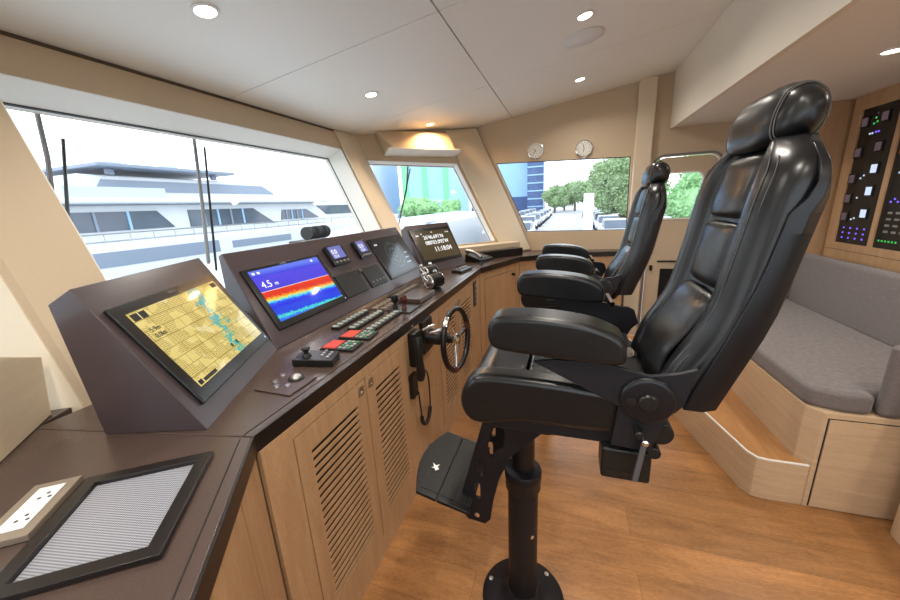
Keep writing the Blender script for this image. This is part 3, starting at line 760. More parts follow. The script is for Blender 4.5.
# ---- steering wheel with helm unit
hx, hy, hz = 1.885, .61, .885
sw = thing('steering_wheel', 'three-spoke ship steering wheel with dark rim on the console front', 'steering wheel', (hx,YF-.004,hz))
WN = Vector((-.10,-1,.05)).normalized(); wa = Vector((1,0,0)); wa = (wa-WN*wa.dot(WN)).normalized(); wb = WN.cross(wa)
WC = Vector((hx,hy,hz))
WP = lambda a, r, o=0: WC+wa*(r*math.cos(a))+wb*(r*math.sin(a))+WN*o
b = MB(); b.tube([WP(2*PI*i/48,.182) for i in range(48)], .0165, n=14, closed=True); rim = b.build('rim', M['leather'], sw, smooth=True)
b = MB(); b.lathe([(.030,-.012),(.034,0),(.03,.014),(.012,.02),(.001,.021)], WC, WN); hub = b.build('hub', M['chrome'], sw, smooth=True)
for k in range(3):
    a = math.radians(90+120*k+40); b = MB()
    for s in (-1,1): b.tube([WP(a+s*.25,.028), WP(a+s*.09,.172)], .006, n=8)
    b.build('spoke', M['chrome'], sw, smooth=True)
    b = MB(); b.tube([WP(a-.16+.04*i,.182) for i in range(9)], .0185, n=12); b.build('rim_clamp', M['redwood'] if k else M['chrome'], sw, smooth=True)
b = MB(); b.cyl(WC-WN*.012, WC-WN*.10, .026, .03); b.cyl(WC-WN*.10, (hx-.02,YF-.004,hz+.02), .045, .05); b.box((hx-.09,YF-.03,hz-.08),(hx+.06,YF-.0045,hz+.12)); b.build('column', M['black'], sw, bevel=.004)
b = MB(); b.tube([(hx-.06,YF-.05,hz+.05),(hx-.05,YF-.12,hz+.07),(hx-.01,YF-.15,hz+.04)], .012); b.tube([(hx-.10,YF-.03,hz+.08),(hx-.05,YF-.09,hz+.10)], .010); b.build('tilt_linkage', M['chrome'], sw, smooth=True)
# handset with coiled cord
hs = thing('radio_handset', 'black radio handset with looped cord on the console front left of the wheel', 'handset', (1.66,YF-.004,.87))
b = MB(); b.box((1.63,YF-.05,.80),(1.72,YF-.0045,1.0)); b.build('cradle', M['black'], hs, bevel=.008)
b = MB(); b.tube([(1.61,YF-.075,.99),(1.60,YF-.085,.95),(1.60,YF-.082,.87),(1.60,YF-.085,.79),(1.61,YF-.075,.75)], [.024,.026,.019,.026,.022], n=12); b.build('handset_grip', M['black'], hs, smooth=True)
b = MB(); b.box((1.60,YF-.03,.62),(1.67,YF-.0045,.76)); b.build('junction_box', M['black'], hs, bevel=.004)
loop = smoothpoly([(1.66,YF-.03,.74),(1.76,YF-.04,.725),(1.80,YF-.04,.65),(1.80,YF-.04,.50),(1.77,YF-.04,.42),(1.715,YF-.04,.40),(1.67,YF-.04,.44),(1.66,YF-.04,.52),(1.655,YF-.035,.64)], 6, False)
b = MB(); b.tube(loop, .0045, n=8); cd = b.build('cord', M['black'], hs, smooth=True)
b = MB(); b.tube(loop[20:40], .012, n=10); b.build('coil', M['rubber'], cd, smooth=True)
tl = thing('key_switch', 'small black switch plate right of the handset, behind the steering wheel', 'switch', (1.95,YF-.004,.68))
b = MB(); b.box((1.98,YF-.012,.80),(2.03,YF-.0045,.88)); b.build('plate', M['black'], tl, bevel=.002)
b = MB(); b.cyl((2.005,YF-.012,.84),(2.005,YF-.03,.84),.01); b.build('key', M['chrome'], tl)

# ------------------------------------------------------------------ helm chair
CX, CY = 1.17, .135
def make_chair():
    T = thing('helm_chair', 'black leather helm chair with headrest, nearest the camera, on round floor base', 'chair', (CX,CY,0), 'black leather helm chairs')
    fixed = []
    b = MB(); b.lathe([(.172,0.001),(.172,.012),(.165,.018),(.10,.034),(.075,.05),(.062,.07)], (CX,CY,0), n=48); bp = b.build('base_plate', M['plate'], T, smooth=True); fixed.append(bp)
    for k in range(6):
        a = 2*PI*k/6+.35; c = Vector((CX+.145*math.cos(a), CY+.145*math.sin(a), .021)); b = MB(); b.lathe([(.010,0),(.010,.005),(.004,.008),(.001,.0081)], c, n=12); b.build('bolt', M['steel'], bp, smooth=True)
    b = MB(); b.cyl((CX,CY,.04),(CX,CY,.60),.058,n=40,cap=True); lt = b.build('pedestal', M['plate'], T, smooth=True); fixed.append(lt)
    b = MB(); b.lathe([(.008,0),(.008,.004),(.003,.006),(.001,.0061)], (CX-.041,CY-.0395,.385), (-.72,-.69,0), n=12); b.build('screw', M['chrome'], lt, smooth=True)
    b = MB(); b.lathe([(.062,0),(.067,.008),(.067,.05),(.070,.055),(.070,.085),(.067,.09),(.045,.095)], (CX,CY,.575), n=40); c = b.build('collar', M['plate'], T, smooth=True); fixed.append(c)
    b = MB(); b.cyl((CX,CY,.50),(CX,CY,1.0),.043,n=36); b.build('riser_tube', M['shell'], T, smooth=True)
    # footrest brackets (slotted steel cheeks) and treads
    outer = [(.262,.99),(.258,.93),(.30,.78),(.345,.62),(.343,.52),(.325,.497),(.26,.49),(.24,.515),(.228,.60),(.205,.70),(.165,.80),(.11,.86),(.055,.92),(.045,.99)]
    holes = [[(.232,.905),(.195,.915),(.178,.90),(.19,.83),(.235,.79),(.245,.82)], rrect(.262,.70,.284,.77,.009,3), rrect(.275,.60,.297,.67,.009,3)]
    for x in (CX-.125, CX+.112):
        b = MB(); b.plate(outer, holes, lambda y,z:(x,y,z), lambda y,z:(x+.012,y,z)); c = b.build('footrest_bracket', M['plate'], T)
        b = MB(); b.lathe([(.010,0),(.010,.003),(.004,.005),(.001,.0051)], (x,.29,.525), (-1,0,0), n=12); b.build('bolt', M['chrome'], c, smooth=True)
    b = MB(); b.cyl((CX-.12,.28,.56),(CX+.12,.28,.56),.010); b.build('cross_bar', M['plate'], T)
    b = MB(); b.cyl((CX-.12,.25,.85),(CX+.12,.25,.85),.012); b.build('cross_bar', M['plate'], T)
    for (y0,z0,y1,z1,cv) in ((.300,.592,.425,.620,0),(.4262,.6204,.548,.652,1)):
        b = MB(); n = 24; x0, x1 = CX-.190, CX+.180
        d = Vector((0,y1-y0,z1-z0)); dl = d.length; d = d.normalized(); nn = Vector((0,-d.z,d.y))
        if nn.z < 0: nn = -nn
        pts = []
        if cv:
            pts = [(x0,0),(x1,0)] + [(x1-(x1-x0)*t/12, dl*(.62+.38*math.sin(PI*t/12))) for t in range(13)]
        else: pts = rrect(x0,0,x1,dl,.006,2)
        f = lambda w: (lambda x,s: Vector((x,y0,z0))+d*s+nn*w)
        b.prism(pts, f(-.014), f(0)); tr = b.build('footrest_tread', M['black'], T, bevel=.003)
        b = MB(); k = 11
        for i in range(k):
            s = .008+(dl-.016)*i/(k-1); hw = .165
            if cv:
                q = s/dl; hw = .165 if q < .62 else .165*2/PI*math.acos(min(1,max(0,(q-.62)/.38)))
            b.box((CX-hw,s-.003,0),(CX+hw,s+.003,.003), lambda x,s,w: Vector((x,y0,z0))+d*s+nn*w)
        b.build('tread_ribs', M['rubber'], tr)
        if cv:
            b = MB(); Q = lambda x,s,w: Vector((CX-.05+x,y0,z0))+d*(.052+s)+nn*(w+.003)
            b.prism([(-.020,-.004),(-.006,-.016),(.002,-.006),(.018,-.010),(.006,.002),(.014,.018),(-.004,.006),(-.012,.016),(-.010,.002)], lambda x,s:Q(x,s,0), lambda x,s:Q(x,s,.002)); b.build('maker_emblem', M['white'], tr)
    # seat
    prof = smoothpoly([(.285,1.105),(.262,1.162),(.215,1.188),(.08,1.190),(-.06,1.182),(-.19,1.165),(-.21,1.11),(-.19,1.06),(-.06,1.054),(.10,1.050),(.225,1.030),(.272,1.052)], 6)
    S = T
    for x0, x1 in ((CX-.292,CX-.215),(CX+.215,CX+.292)):
        b = MB(); b.prismx(prof, x0, x1); b.build('seat_bolster', M['leather'], S, bevel=.022, seg=5)
    pf = smoothpoly([(.278,1.10),(.258,1.150),(.215,1.172),(.16,1.170),(.112,1.166),(.107,1.16),(.107,1.06),(.225,1.035),(.266,1.055)], 5)
    b = MB(); b.prismx(pf, CX-.222, CX+.222); b.build('seat_cushion', M['leather'], T, bevel=.006, seg=3)
    b = MB(); b.prismx([(.101,1.06),(.101,1.158),(.094,1.168),(-.02,1.166),(-.22,1.16),(-.24,1.06)], CX-.222, CX+.222); b.build('seat_cushion', M['leather'], T, bevel=.008, seg=3)
    b = MB(); b.box((CX-.255,-.24,1.004),(CX+.255,.20,1.062)); b.build('seat_pan', M['plate'], T, bevel=.006)
    b = MB(); b.box((CX-.16,-.20,.975),(CX+.16,.25,1.015)); b.build('slide_rail', M['plate'], T, bevel=.004)
    b = MB(); b.tube([(CX-.04,.10,.965),(CX-.08,.05,.955),(CX-.10,.005,.935)], .005); b.build('height_lever', M['chrome'], T, smooth=True)
    for c_ in ((CX-.102,-.005,.932),(CX-.055,.09,.963)):
        b = MB(); b.ellipsoid(c_,(.013,.014,.013)); b.build('lever_knob', M['black'], T, smooth=True)
    # armrests, side brackets, recliners
    arm = smoothpoly([(.185,1.30),(.188,1.345),(.165,1.372),(.08,1.378),(-.012,1.371),(-.08,1.357),(-.128,1.332),(-.140,1.30),(-.130,1.268),(-.05,1.266),(.07,1.274),(.155,1.282)], 5)
    pl = [(.075,1.252),(.02,1.262),(-.10,1.262),(-.195,1.240),(-.25,1.250),(-.290,1.266),(-.272,1.172),(-.25,1.150),(-.236,1.12),(-.226,1.085),(-.213,1.035),(-.121,1.039),(-.133,1.151)]
    for s in (-1,1):
        xo = CX+s*.33; xi = CX+s*.23
        b = MB(); b.prismx(arm, min(xo,xi), max(xo,xi)); b.build('armrest', M['leather'], T, bevel=.024, seg=5)
        b = MB(); b.cyl((CX+s*.28,-.15,1.285),(CX+s*.235,-.165,1.262),.012); b.build('armrest_pivot', M['chrome'], T)
        x0, x1 = CX+s*.296, CX+s*.308
        pq = pl if s < 0 else [(-.255,1.225) if p == (-.290,1.266) else ((-.235,1.236) if p == (-.25,1.250) else p) for p in pl]
        b = MB(); b.prismx(pq, min(x0,x1), max(x0,x1)); br = b.build('side_bracket', M['plate'], T, bevel=.002, seg=2)
        ax = (s,0,0); c = (x1,-.193,1.178)
        b = MB(); b.lathe([(.060,0),(.060,.008),(.056,.012),(.050,.013),(.001,.0131)], c, ax, n=40); dk = b.build('recliner_disc', M['shell'], br, smooth=True)
        b = MB(); b.lathe([(.022,.0132),(.022,.019),(.018,.023),(.001,.0231)], c, ax); b.build('disc_knob', M['black'], dk, smooth=True)
        b = MB(); b.lathe([(.012,.0132),(.012,.016),(.008,.0165),(.001,.0166)], (x1,-.157,1.176), ax, n=20); b.build('disc_plug', M['chrome'] if 0 else M['bezel'], dk, smooth=True)
        b = MB(); b.lathe([(.010,0),(.010,.035),(.007,.038),(.001,.0381)], (x1,-.178,1.10), ax, n=16); b.build('release_pin', M['black'], br, smooth=True)
        xs_ = sorted((x1+s*.020, x1+s*.026)); b = MB(); b.prismx([(-.187,1.085),(-.200,1.083),(-.186,.960),(-.172,.962)], *xs_)
        lvv = b.build('recliner_lever', simple('dark_grey_lever', (.07,.07,.075), .4), br, bevel=.003)
        b = MB(); b.lathe([(.008,0),(.008,.006),(.004,.009),(.001,.0091)], (x1+s*.024,-.193,1.077), ax, n=16); b.build('lever_screw', M['chrome'], lvv, smooth=True)
        b = MB(); b.cyl((x1-s*.075,-.236,1.075),(x1-s*.02,-.236,1.075),.030,n=24); b.build('recliner_shaft', M['black'], T, bevel=.003); b = MB(); b.cyl((x1-s*.07,-.225,1.02),(x1-s*.014,-.225,1.02),.016,n=20); b.build('recliner_shaft', M['black'], T, bevel=.003)
    b = MB(); b.box((CX-.285,-.225,.918),(CX-.20,-.105,1.012)); mb_ = b.build('mechanism_box', M['black'], T, bevel=.008)
    b = MB(); b.box((CX-.287,-.20,.935),(CX-.285,-.12,.948)); b.build('slot', M['bezel'], mb_)
    # backrest
    seam = [(1.08,-.225),(1.23,-.268),(1.304,-.318),(1.388,-.346),(1.545,-.375),(1.635,-.389),(1.72,-.410),(1.775,-.445)]
    gfr = [(1.08,-.255),(1.14,-.291),(1.339,-.375),(1.46,-.410),(1.607,-.446),(1.70,-.470),(1.775,-.480)]
    rings = []
    zs = [1.085,1.10,1.14,1.20,1.26,1.32,1.38,1.44,1.50,1.56,1.62,1.67,1.705,1.735,1.755,1.768]
    for i, z in enumerate(zs):
        s_ = lerp(seam, z); g_ = lerp(gfr, z)
        k = 1.0
        if z > 1.66: k = max(.5, 1-((z-1.66)/.115)**2.6*.45)
        if z < 1.14: k = .93+.07*(z-1.085)/.055
        e = .012 if 1.1 < z < 1.75 else 0
        wmul = 1.0
        half = [(0,s_-.030),(.10,s_-.030),(.124,s_-.026),(.138,s_-.008),(.150,s_+.002),(.190,s_+.005),(.204,s_-.004),(.228,s_-.020),(.243,(s_+g_)/2-.014),(.240,g_-.012),(.215,g_-.022)]
        ring = [Vector((CX+x*k*1.05, y, z)) for x, y in half] + [Vector((CX-x*k, y, z)) for x, y in reversed(half[1:])]
        rings.append(ring)
    b = MB(); b.loft(rings); bk = b.build('backrest', M['leather'], T, subsurf=2)
    # stitching along seams
    for s in (-1,1):
        for off in (.196,.209):
            pts = [Vector((CX+s*off*(1.0 if z<1.66 else max(.5,1-((z-1.66)/.115)**2.6*.45)), lerp(seam,z)+(.002 if off<.2 else -.0085), z)) for z in [1.12+.02*i for i in range(31)]]
            b = MB(); b.tube(pts, .0009, n=5); b.build('stitching', M['stitch'], bk, smooth=True)
    # centre pads
    def pad(z0, z1, bul, w=.125, name='back_pad'):
        b = MB(); rings = []; n = 10
        for i in range(n+1):
            t = i/n; z = z0+(z1-z0)*t; y = lerp(seam,z)-.022+bul*math.sin(PI*t)**.7
            th = .024
            edge_ = min(1, min(t,1-t)*n/.9); hh = .006+.010*edge_
            row = [Vector((CX-w*(.97+.03*edge_), y-.012, z)), Vector((CX-w*.93, y-.004+hh*.5, z)), Vector((CX-w*.5, y+hh, z)), Vector((CX, y+hh*1.15, z)), Vector((CX+w*.5, y+hh, z)), Vector((CX+w*.93, y-.004+hh*.5, z)), Vector((CX+w*(.97+.03*edge_), y-.012, z)), Vector((CX, y-.016, z))]
            rings.append(row)
        b.loft(rings); return b.build(name, M['leather'], T, subsurf=1)
    pad(1.115,1.396,.022,.142); pad(1.402,1.575,.0,.126); pad(1.581,1.745,.0,.122)
    # hard shell behind
    back = [(1.132,-.355),(1.348,-.433),(1.409,-.447),(1.439,-.452),(1.63,-.486),(1.70,-.482),(1.765,-.478)]
    gs = [(1.132,-.292),(1.339,-.367),(1.46,-.405),(1.60,-.432),(1.645,-.468),(1.72,-.470),(1.765,-.474)]
    rings = []
    for z in [1.128,1.14,1.20,1.26,1.32,1.38,1.44,1.50,1.56,1.60,1.63,1.66,1.70,1.735,1.76]:
        f_, r_ = lerp(gs,z), lerp(back,z)
        k = 1.0 if z < 1.66 else max(.5, 1-((z-1.66)/.11)**2.4*.45)
        r_ -= .012
        half = [(0,f_-.02),(.215,f_-.02),(.238,f_+.002),(.250,f_+.003),(.252,(f_+r_)/2),(.236,r_+.004),(.20,r_-.008),(0,r_-.022)]
        rings.append([Vector((CX+x*k,y,z)) for x,y in half]+[Vector((CX-x*k,y,z)) for x,y in reversed(half[1:-1])])
    b = MB(); b.loft(rings); b.build('back_shell', M['shell'], T, bevel=.006, seg=3)
    # headrest
    hp = smoothpoly([(-.420,1.748),(-.414,1.80),(-.432,1.858),(-.464,1.881),(-.500,1.877),(-.528,1.845),(-.532,1.795),(-.508,1.748),(-.465,1.742)], 6)
    b = MB(); rings = []
    cyh, czh = -.478, 1.812
    for i in range(15):
        t = -1+2*i/14; x = CX+.157*t; k = (1-abs(t)**4.5*.62) if abs(t) < 1 else .38
        bend = -.018*(t*t)
        rings.append([Vector((x, cyh+(y-cyh)*k+bend*0, czh+(z-czh)*k)) for y, z in hp])
    b.loft(rings); h = b.build('headrest', M['leather'], T, subsurf=1)
    for s in (-1,1):
        for o_ in (.120,.126):
            t = o_/.157; k = (1-abs(t)**4.5*.62)
            pts = [Vector((CX+s*o_, cyh+(y-cyh)*(k+.012), czh+(z-czh)*(k+.012))) for y, z in hp]
            b = MB(); b.tube(pts, .0014, n=5, closed=True); b.build('stitching', M['stitch'], h, smooth=True)
    for q_ in (-.05,.05):
        b = MB(); b.cyl((CX+q_,-.475,1.70),(CX+q_,-.475,1.78),.007); b.build('headrest_post', M['black'], T)
    return T, [o.name.split('.')[0] for o in fixed]
ch1, fixed = make_chair()
ch2 = copy_tree(ch1, (1.335,-.010,0), 'black leather helm chair farther away, backed by the side window and door')
for o in ch2.children:
    if o.name.split('.')[0] not in fixed: o.location.z -= .042

# ------------------------------------------------------------------ settee, step, cupboards
st = thing('settee', 'grey fabric settee on an oak base below the breaker cupboard', 'sofa', (3.0,-1.6,0))
X0, X1 = 2.043, 4.10
b = MB(); b.prismz([(X0,-1.245),(X0+.06,-1.195),(X1,-1.13),(X1,-2.02),(X0,-2.02)], 0, .565); sb = b.build('base', M['oakx'], st, bevel=.004)
b = MB(); b.box((X0-.007,-1.99,.012),(X0-.0005,-1.268,.53)); b.build('drawer_front', M['oakx'], st)
b = MB(); b.box((X0-.0012,-1.995,.008),(X0+.0002,-1.262,.535)); b.build('shadow_gap', M['darkwood'], st)
b = MB(); b.prismz([(2.05,-1.43),(2.05,-1.32),(2.10,-1.19),(4.02,-1.13),(4.02,-2.0),(2.105,-2.0),(2.105,-1.43)], .566, .672); b.build('seat_cushion', M['fabric'], st, bevel=.03, seg=4)
b = MB(); b.prismx([(-1.925,.66),(-1.96,1.09),(-2.03,1.10),(-2.035,.66)], 2.11, 3.93); b.build('back_cushion', M['fabric'], st, bevel=.028, seg=4)
for x0, x1, y0 in ((2.035,2.100,-1.445),(3.935,4.02,-1.22)):
    b = MB(); b.box((x0,-2.03,.568 if x0 < 3 else .675),(x1,y0,.93 if x0 < 3 else .88)); b.build('arm_cushion', M['fabric'], st, bevel=.03, seg=4)
# step
sp_ = thing('step', 'low oak step with pale nosing along the front of the settee', 'step', (2.5,-1.05,0))
poly = [(2.043,-1.238),(2.043,-1.06),(2.055,-1.015),(2.10,-.985),(2.72,-.84),(3.9,-.60),(3.9,-1.132),(2.105,-1.189),(2.05,-1.235)]
b = MB(); b.prismz(poly, 0, .243); b.build('riser', M['oakx'], sp_, bevel=.004)
b = MB(); b.prismz([(x,y) for x,y in poly], .243, .252); b.build('nosing', M['reveal'], sp_, bevel=.003, label='pale oak nosing')
b = MB(); b.prismz([(2.052,-1.225),(2.053,-1.06),(2.063,-1.020),(2.104,-.994),(2.72,-.850),(3.88,-.61),(3.88,-1.145),(2.11,-1.198)], .252, .2535); b.build('tread', M['steptop'], sp_)
b = MB(); b.prismz([(1.945,-1.535),(1.97,-1.56),(1.97,-2.19),(1.0,-2.19),(1.0,-1.53),(1.90,-1.53)], 0.001, 1.0); tag(b.build('side_cupboard', M['oakx'], bevel=.004), 'pale oak cupboard corner at the right edge, in front of the settee end', 'cupboard')

# breaker cupboard above the settee
bc = thing('breaker_cupboard', 'oak-framed cupboard of dark breaker panels on the aft wall over the settee', 'cabinet', (3.6,-2.25,1.04))
YP = -2.2
PANS = [(3.615,3.985),(3.20,3.575),(2.785,3.16)]
b = MB(); b.plate([(2.70,1.045),(4.09,1.045),(4.09,2.333),(2.70,2.333)], [[(a,1.185),(c,1.185),(c,2.222),(a,2.222)] for a,c in PANS], lambda x,z:(x,YP,z), lambda x,z:(x,YP-.03,z)); b.build('frame', M['oak'], bc, bevel=.002)
b = MB(); b.box((2.70,-2.49,1.045),(4.135,YP-.045,2.333)); b.build('carcass', M['oak'], bc)
b = MB(); b.box((2.72,YP-.0002,1.125),(4.08,YP+.0008,1.128)); b.build('joint_line', M['darkwood'], bc)
for pi, (a, c) in enumerate(PANS):
    b = MB(); b.box((a,YP-.044,1.185),(c,YP-.012,2.222)); pn = b.build('breaker_panel', M['offscreen'], bc)
    def R(x0, z0, x1, z1): return [(x0,z0),(x1,z0),(x1,z1),(x0,z1)]
    def Y(w): return (lambda x,z:(x,YP-.012+w,z))
    def dsp(x, z, w=.075, h=.085, m='ledpink'):
        b = MB(); b.prism(R(x-w/2,z-h/2,x+w/2,z+h/2), Y(0), Y(.008)); q = b.build('meter', M['black'], pn)
        b = MB(); b.prism(R(x-w/2+.008,z-h/2+.012,x+w/2-.008,z+h/2-.012), Y(.008), Y(.009)); b.build('meter_display', M[m], q)
    if pi == 0:
        dsp(3.94,2.125); dsp(3.745,2.135,m='ledpink')
        dsp(3.945,1.90); dsp(3.745,1.925)
        dsp(3.945,1.70); dsp(3.735,1.765,m='ledwhite'); dsp(3.945,1.545); dsp(3.735,1.60,m='ledwhite')
        dsp(3.94,1.40); dsp(3.735,1.43,m='ledwhite')
        lit = [(3.84,2.14,'ledgreen'),(3.85,2.10,'ledgreen'),(3.83,2.17,'ledpink'),(3.82,2.11,'ledgreen'),(3.87,2.03,'ledwhite'),(3.845,2.03,'ledwhite'),(3.81,2.035,'ledblue'),(3.785,2.035,'ledblue'),(3.86,1.70,'ledwhite'),(3.83,1.72,'ledwhite'),(3.85,1.55,'ledwhite'),(3.83,1.39,'ledwhite'),(3.86,1.38,'ledwhite')]
        for r in range(3):
            for k in range(4): lit.append((3.92-.075*k, 1.31-.04*r, 'ledblue'))
    else:
        dx = 3.20-PANS[1][0] if pi == 1 else PANS[2][0]-3.20
        lit = [(a+.30-.02*k, 1.72+.03*k, 'ledwhite') for k in range(2)]+[(a+.33-.03*k, 1.24, 'ledgreen') for k in range(6)]+[(a+.31-.03*k,1.52+.02*(k%2),'ledblue') for k in range(3)]
        b = MB(); b.cyl((a+.27,YP-.012,1.86),(a+.27,YP+.02,1.86),.028); b.build('rotary_switch', M['red'], pn, label='red rotary switch')
        dsp(a+.30,2.12); dsp(a+.12,2.12); dsp(a+.12,1.60)
        b = MB()
        for k in range(4):
            for r in range(4): b.prism(R(a+.06+.07*r,1.30+.045*k,a+.10+.07*r,1.315+.045*k), Y(0), Y(.003))
        b.build('breaker_row', M['grey'], pn)
    for x, z, m in lit:
        b = MB(); b.prism(R(x-.006,z-.006,x+.006,z+.006), Y(0), Y(.003)); b.build('indicator', M[m], pn)

# clocks
for y, z, hh, lab in ((.393,2.232,(.9,2.4),'round chrome barometer, left of the two dials above the far side window'),(-.145,2.207,(2.9,.3),'round chrome wall clock, right of the two dials above the far side window')):
    ck = thing('wall_clock' if y < 0 else 'barometer', lab, 'clock' if y < 0 else 'barometer', (XF-.001,y,z-.1))
    b = MB(); b.lathe([(.098,0),(.100,.012),(.094,.030),(.084,.034),(.080,.028)], (XF-.001,y,z), (-1,0,0), n=40); b.build('case', M['chrome'], ck, smooth=True)
    b = MB(); b.cyl((XF-.022,y,z),(XF-.0315,y,z),.080,n=40); dl = b.build('dial', M['offwhite'], ck)
    b = MB()
    for k in range(12):
        a = 2*PI*k/12; p = Vector((XF-.0315, y+.066*math.sin(a), z+.066*math.cos(a))); b.box(p-Vector((.001,.004,.004)), p+Vector((0,.004,.004)))
    b.build('hour_marks', M['ink'], dl)
    for a, l in ((hh[0],.04),(hh[1],.055)):
        b = MB(); b.tube([(XF-.034,y,z),(XF-.034,y+l*math.sin(a),z+l*math.cos(a))], .003, n=6); b.build('hand', M['ink'], dl)

# overhead valance box on the centre window wall
vb = MB()
V = lambda u,v,w: P2(u,v,-w)
ztop = 2.50
vb.add([V(.25,2.215,.005),V(1.10,2.215,.005),V(1.10,2.45,.005),V(.25,2.45,.005),V(.30,2.215,.16),V(1.04,2.215,.16),V(1.10,2.445,.09),V(.23,2.445,.09)], [(0,3,2,1),(4,5,6,7),(0,1,5,4),(1,2,6,5),(2,3,7,6),(3,0,4,7)])
o = vb.build('overhead_box', M['wall'], bevel=.012); tag(o, 'beige overhead box on the wall above the small centre window', 'box')
b = MB(); b.plate([(.24,2.205),(1.10,2.205),(1.10,2.222),(.24,2.222)], [], lambda u,v:V(u,v,.002), lambda u,v:V(u,v,.178)); tr = b.build('lower_trim', M['reveal'], o, bevel=.004, label='pale lower edge')
tr.parent = o; 

# ------------------------------------------------------------------ downlights and speaker
CN = Vector((0,K,1)).normalized()
def downlight(x, y, r, label, power, z=None, m='lamp', col=(1,.93,.84), n=None):
    z = zc(y) if z is None else z; n = CN if n is None else Vector(n)
    t = thing('downlight', label, 'ceiling light', (x,y,z-.01), 'round recessed downlights'); c = Vector((x,y,z))
    b = MB(); b.lathe([(r,-.0005),(r,-.006),(r*.8,-.008),(r*.74,-.002),(r*.74,-.0006)], c, n, n=32); b.build('rim', M['white'], t, smooth=True)
    b = MB(); b.lathe([(r*.73,-.0004),(r*.73,-.0035),(.001,-.0036)], c, n, n=24); b.build('lens', M[m], t)
    ld = bpy.data.lights.new('downlight_beam','AREA'); ld.shape = 'DISK'; ld.size = r*1.5; ld.energy = power; ld.color = col; ld.spread = math.radians(150)
    lo = bpy.data.objects.new('downlight_beam', ld); COL.objects.link(lo); lo.parent = t; lo.location = n*-.01+Vector((0,0,0)); 
    lo.rotation_euler = (-n).to_track_quat('-Z','Y').to_euler()
PW = 6
downlight(1.389,1.508,.055,'round lit downlight nearest the camera, over the near counter', PW)
downlight(2.733,1.481,.055,'round lit downlight over the centre monitors', PW)
downlight(3.946,1.458,.055,'round amber downlight above the overhead box in the far corner', 9, m='lampwarm', col=(1,.62,.3))
downlight(2.691,-.056,.055,'round lit downlight at top of picture beside the ceiling speaker', PW)
downlight(3.949,-.061,.055,'round lit downlight in the far ceiling panel above the side window', PW)
downlight(2.805,-1.618,.055,'round lit downlight in the lowered ceiling over the settee', PW, z=2.336, n=(0,0,1))
for x, y in ((1.35,-.056),(.1,-.056),(.1,1.2),(-.6,-.6)):  # unseen downlights added as fill light for the room
    downlight(x,y,.055,'round lit downlight in the ceiling behind the camera', 9)
for x in (1.5,.2): downlight(x,-1.7,.055,'round lit downlight in the lowered ceiling behind the camera', PW, z=2.336, n=(0,0,1))  # two more unseen fill lights added in the lowered ceiling
s = MB(); s.lathe([(.135,-.0005),(.135,-.006),(.128,-.009),(.001,-.0092)], (3.02,-.06,zc(-.06)), CN, n=40); tag(s.build('ceiling_speaker', M['white'], smooth=True), 'round pale ceiling speaker between two downlights', 'speaker')

# ------------------------------------------------------------------ wipers outside the glass
def wiper(pts, blade, label):
    t = thing('windscreen_wiper', label, 'wiper', tuple(pts[0]))
    b = MB(); b.tube(pts, .010, n=8); b.build('arm', M['grey'], t, smooth=True)
    b = MB(); b.tube(blade, .007, n=6); b.build('blade', M['black'], t, smooth=True)
G = lambda x, v, w=TH+.03: P1(x, v, w)
wiper([G(1.89,2.30),G(1.70,1.88),G(1.52,1.50)], [G(1.90,2.20,TH+.015),G(1.53,1.45,TH+.015)], 'grey windscreen wiper hanging in the middle of the big front window')
wiper([G(1.14,2.30),G(1.07,2.05),G(.98,1.80)], [G(1.16,2.14,TH+.015),G(1.01,1.78,TH+.015)], 'grey windscreen wiper near the left edge of the big front window')
Q2 = lambda u, v, w=.15: P2(u, v, w)
wiper([Q2(.57,2.22),Q2(.38,1.90),Q2(.16,1.62)], [Q2(.54,2.13,.13),Q2(.04,1.46,.13)], 'dark windscreen wiper slanting across the small centre window')

# ------------------------------------------------------------------ outside: quay, yachts, cars, trees, buildings
M['water'] = simple('harbour_water', (.30,.35,.38), .25, var=.2, nscale=2, bump=.3)
M['asphalt'] = simple('grey_asphalt', srgb(176,172,176), .85, var=.08, nscale=4)
M['hull'] = simple('white_gelcoat', (.66,.68,.71), .3, var=.02)
M['hullgrey'] = simple('pale_grey_gelcoat', (.22,.26,.33), .4, var=.05)
M['tint'] = simple('tinted_yacht_glass', (.10,.12,.16), .1, var=.3, nscale=1)
M['bluebld'] = simple('blue_cladding', srgb(150,190,225), .5, var=.06, nscale=1)
M['darkbld'] = simple('dark_blue_glazing', srgb(60,85,130), .3, var=.2, nscale=1.5)
M['paleb'] = simple('pale_stucco', srgb(190,205,215), .7, var=.04)
def leaf_mat(name, a, c):
    t = NT(name); n = t.noise(t.coord(), 3, 4); t.base(t.mix(n, a, c), .7); return t.m
M['leaf'] = leaf_mat('tree_leaves', srgb(105,130,88), srgb(165,188,138))
M['leaf2'] = leaf_mat('bright_leaves', srgb(120,170,115), srgb(185,225,165))
M['bark'] = simple('tree_bark', srgb(110,95,80), .9)
ZG = -1.2
b = MB(); b.box((-80,-60,-2.6),(400,160,-2.5)); struct(b, 'ground_water', M['water'])
b = MB(); b.box((9,-60,-2.49),(330,5.6,ZG)); struct(b, 'ground_quay', M['asphalt'])
b = MB(); b.box((36,5.6,-2.49),(330,120,ZG)); struct(b, 'ground_quay_far', M['asphalt'])
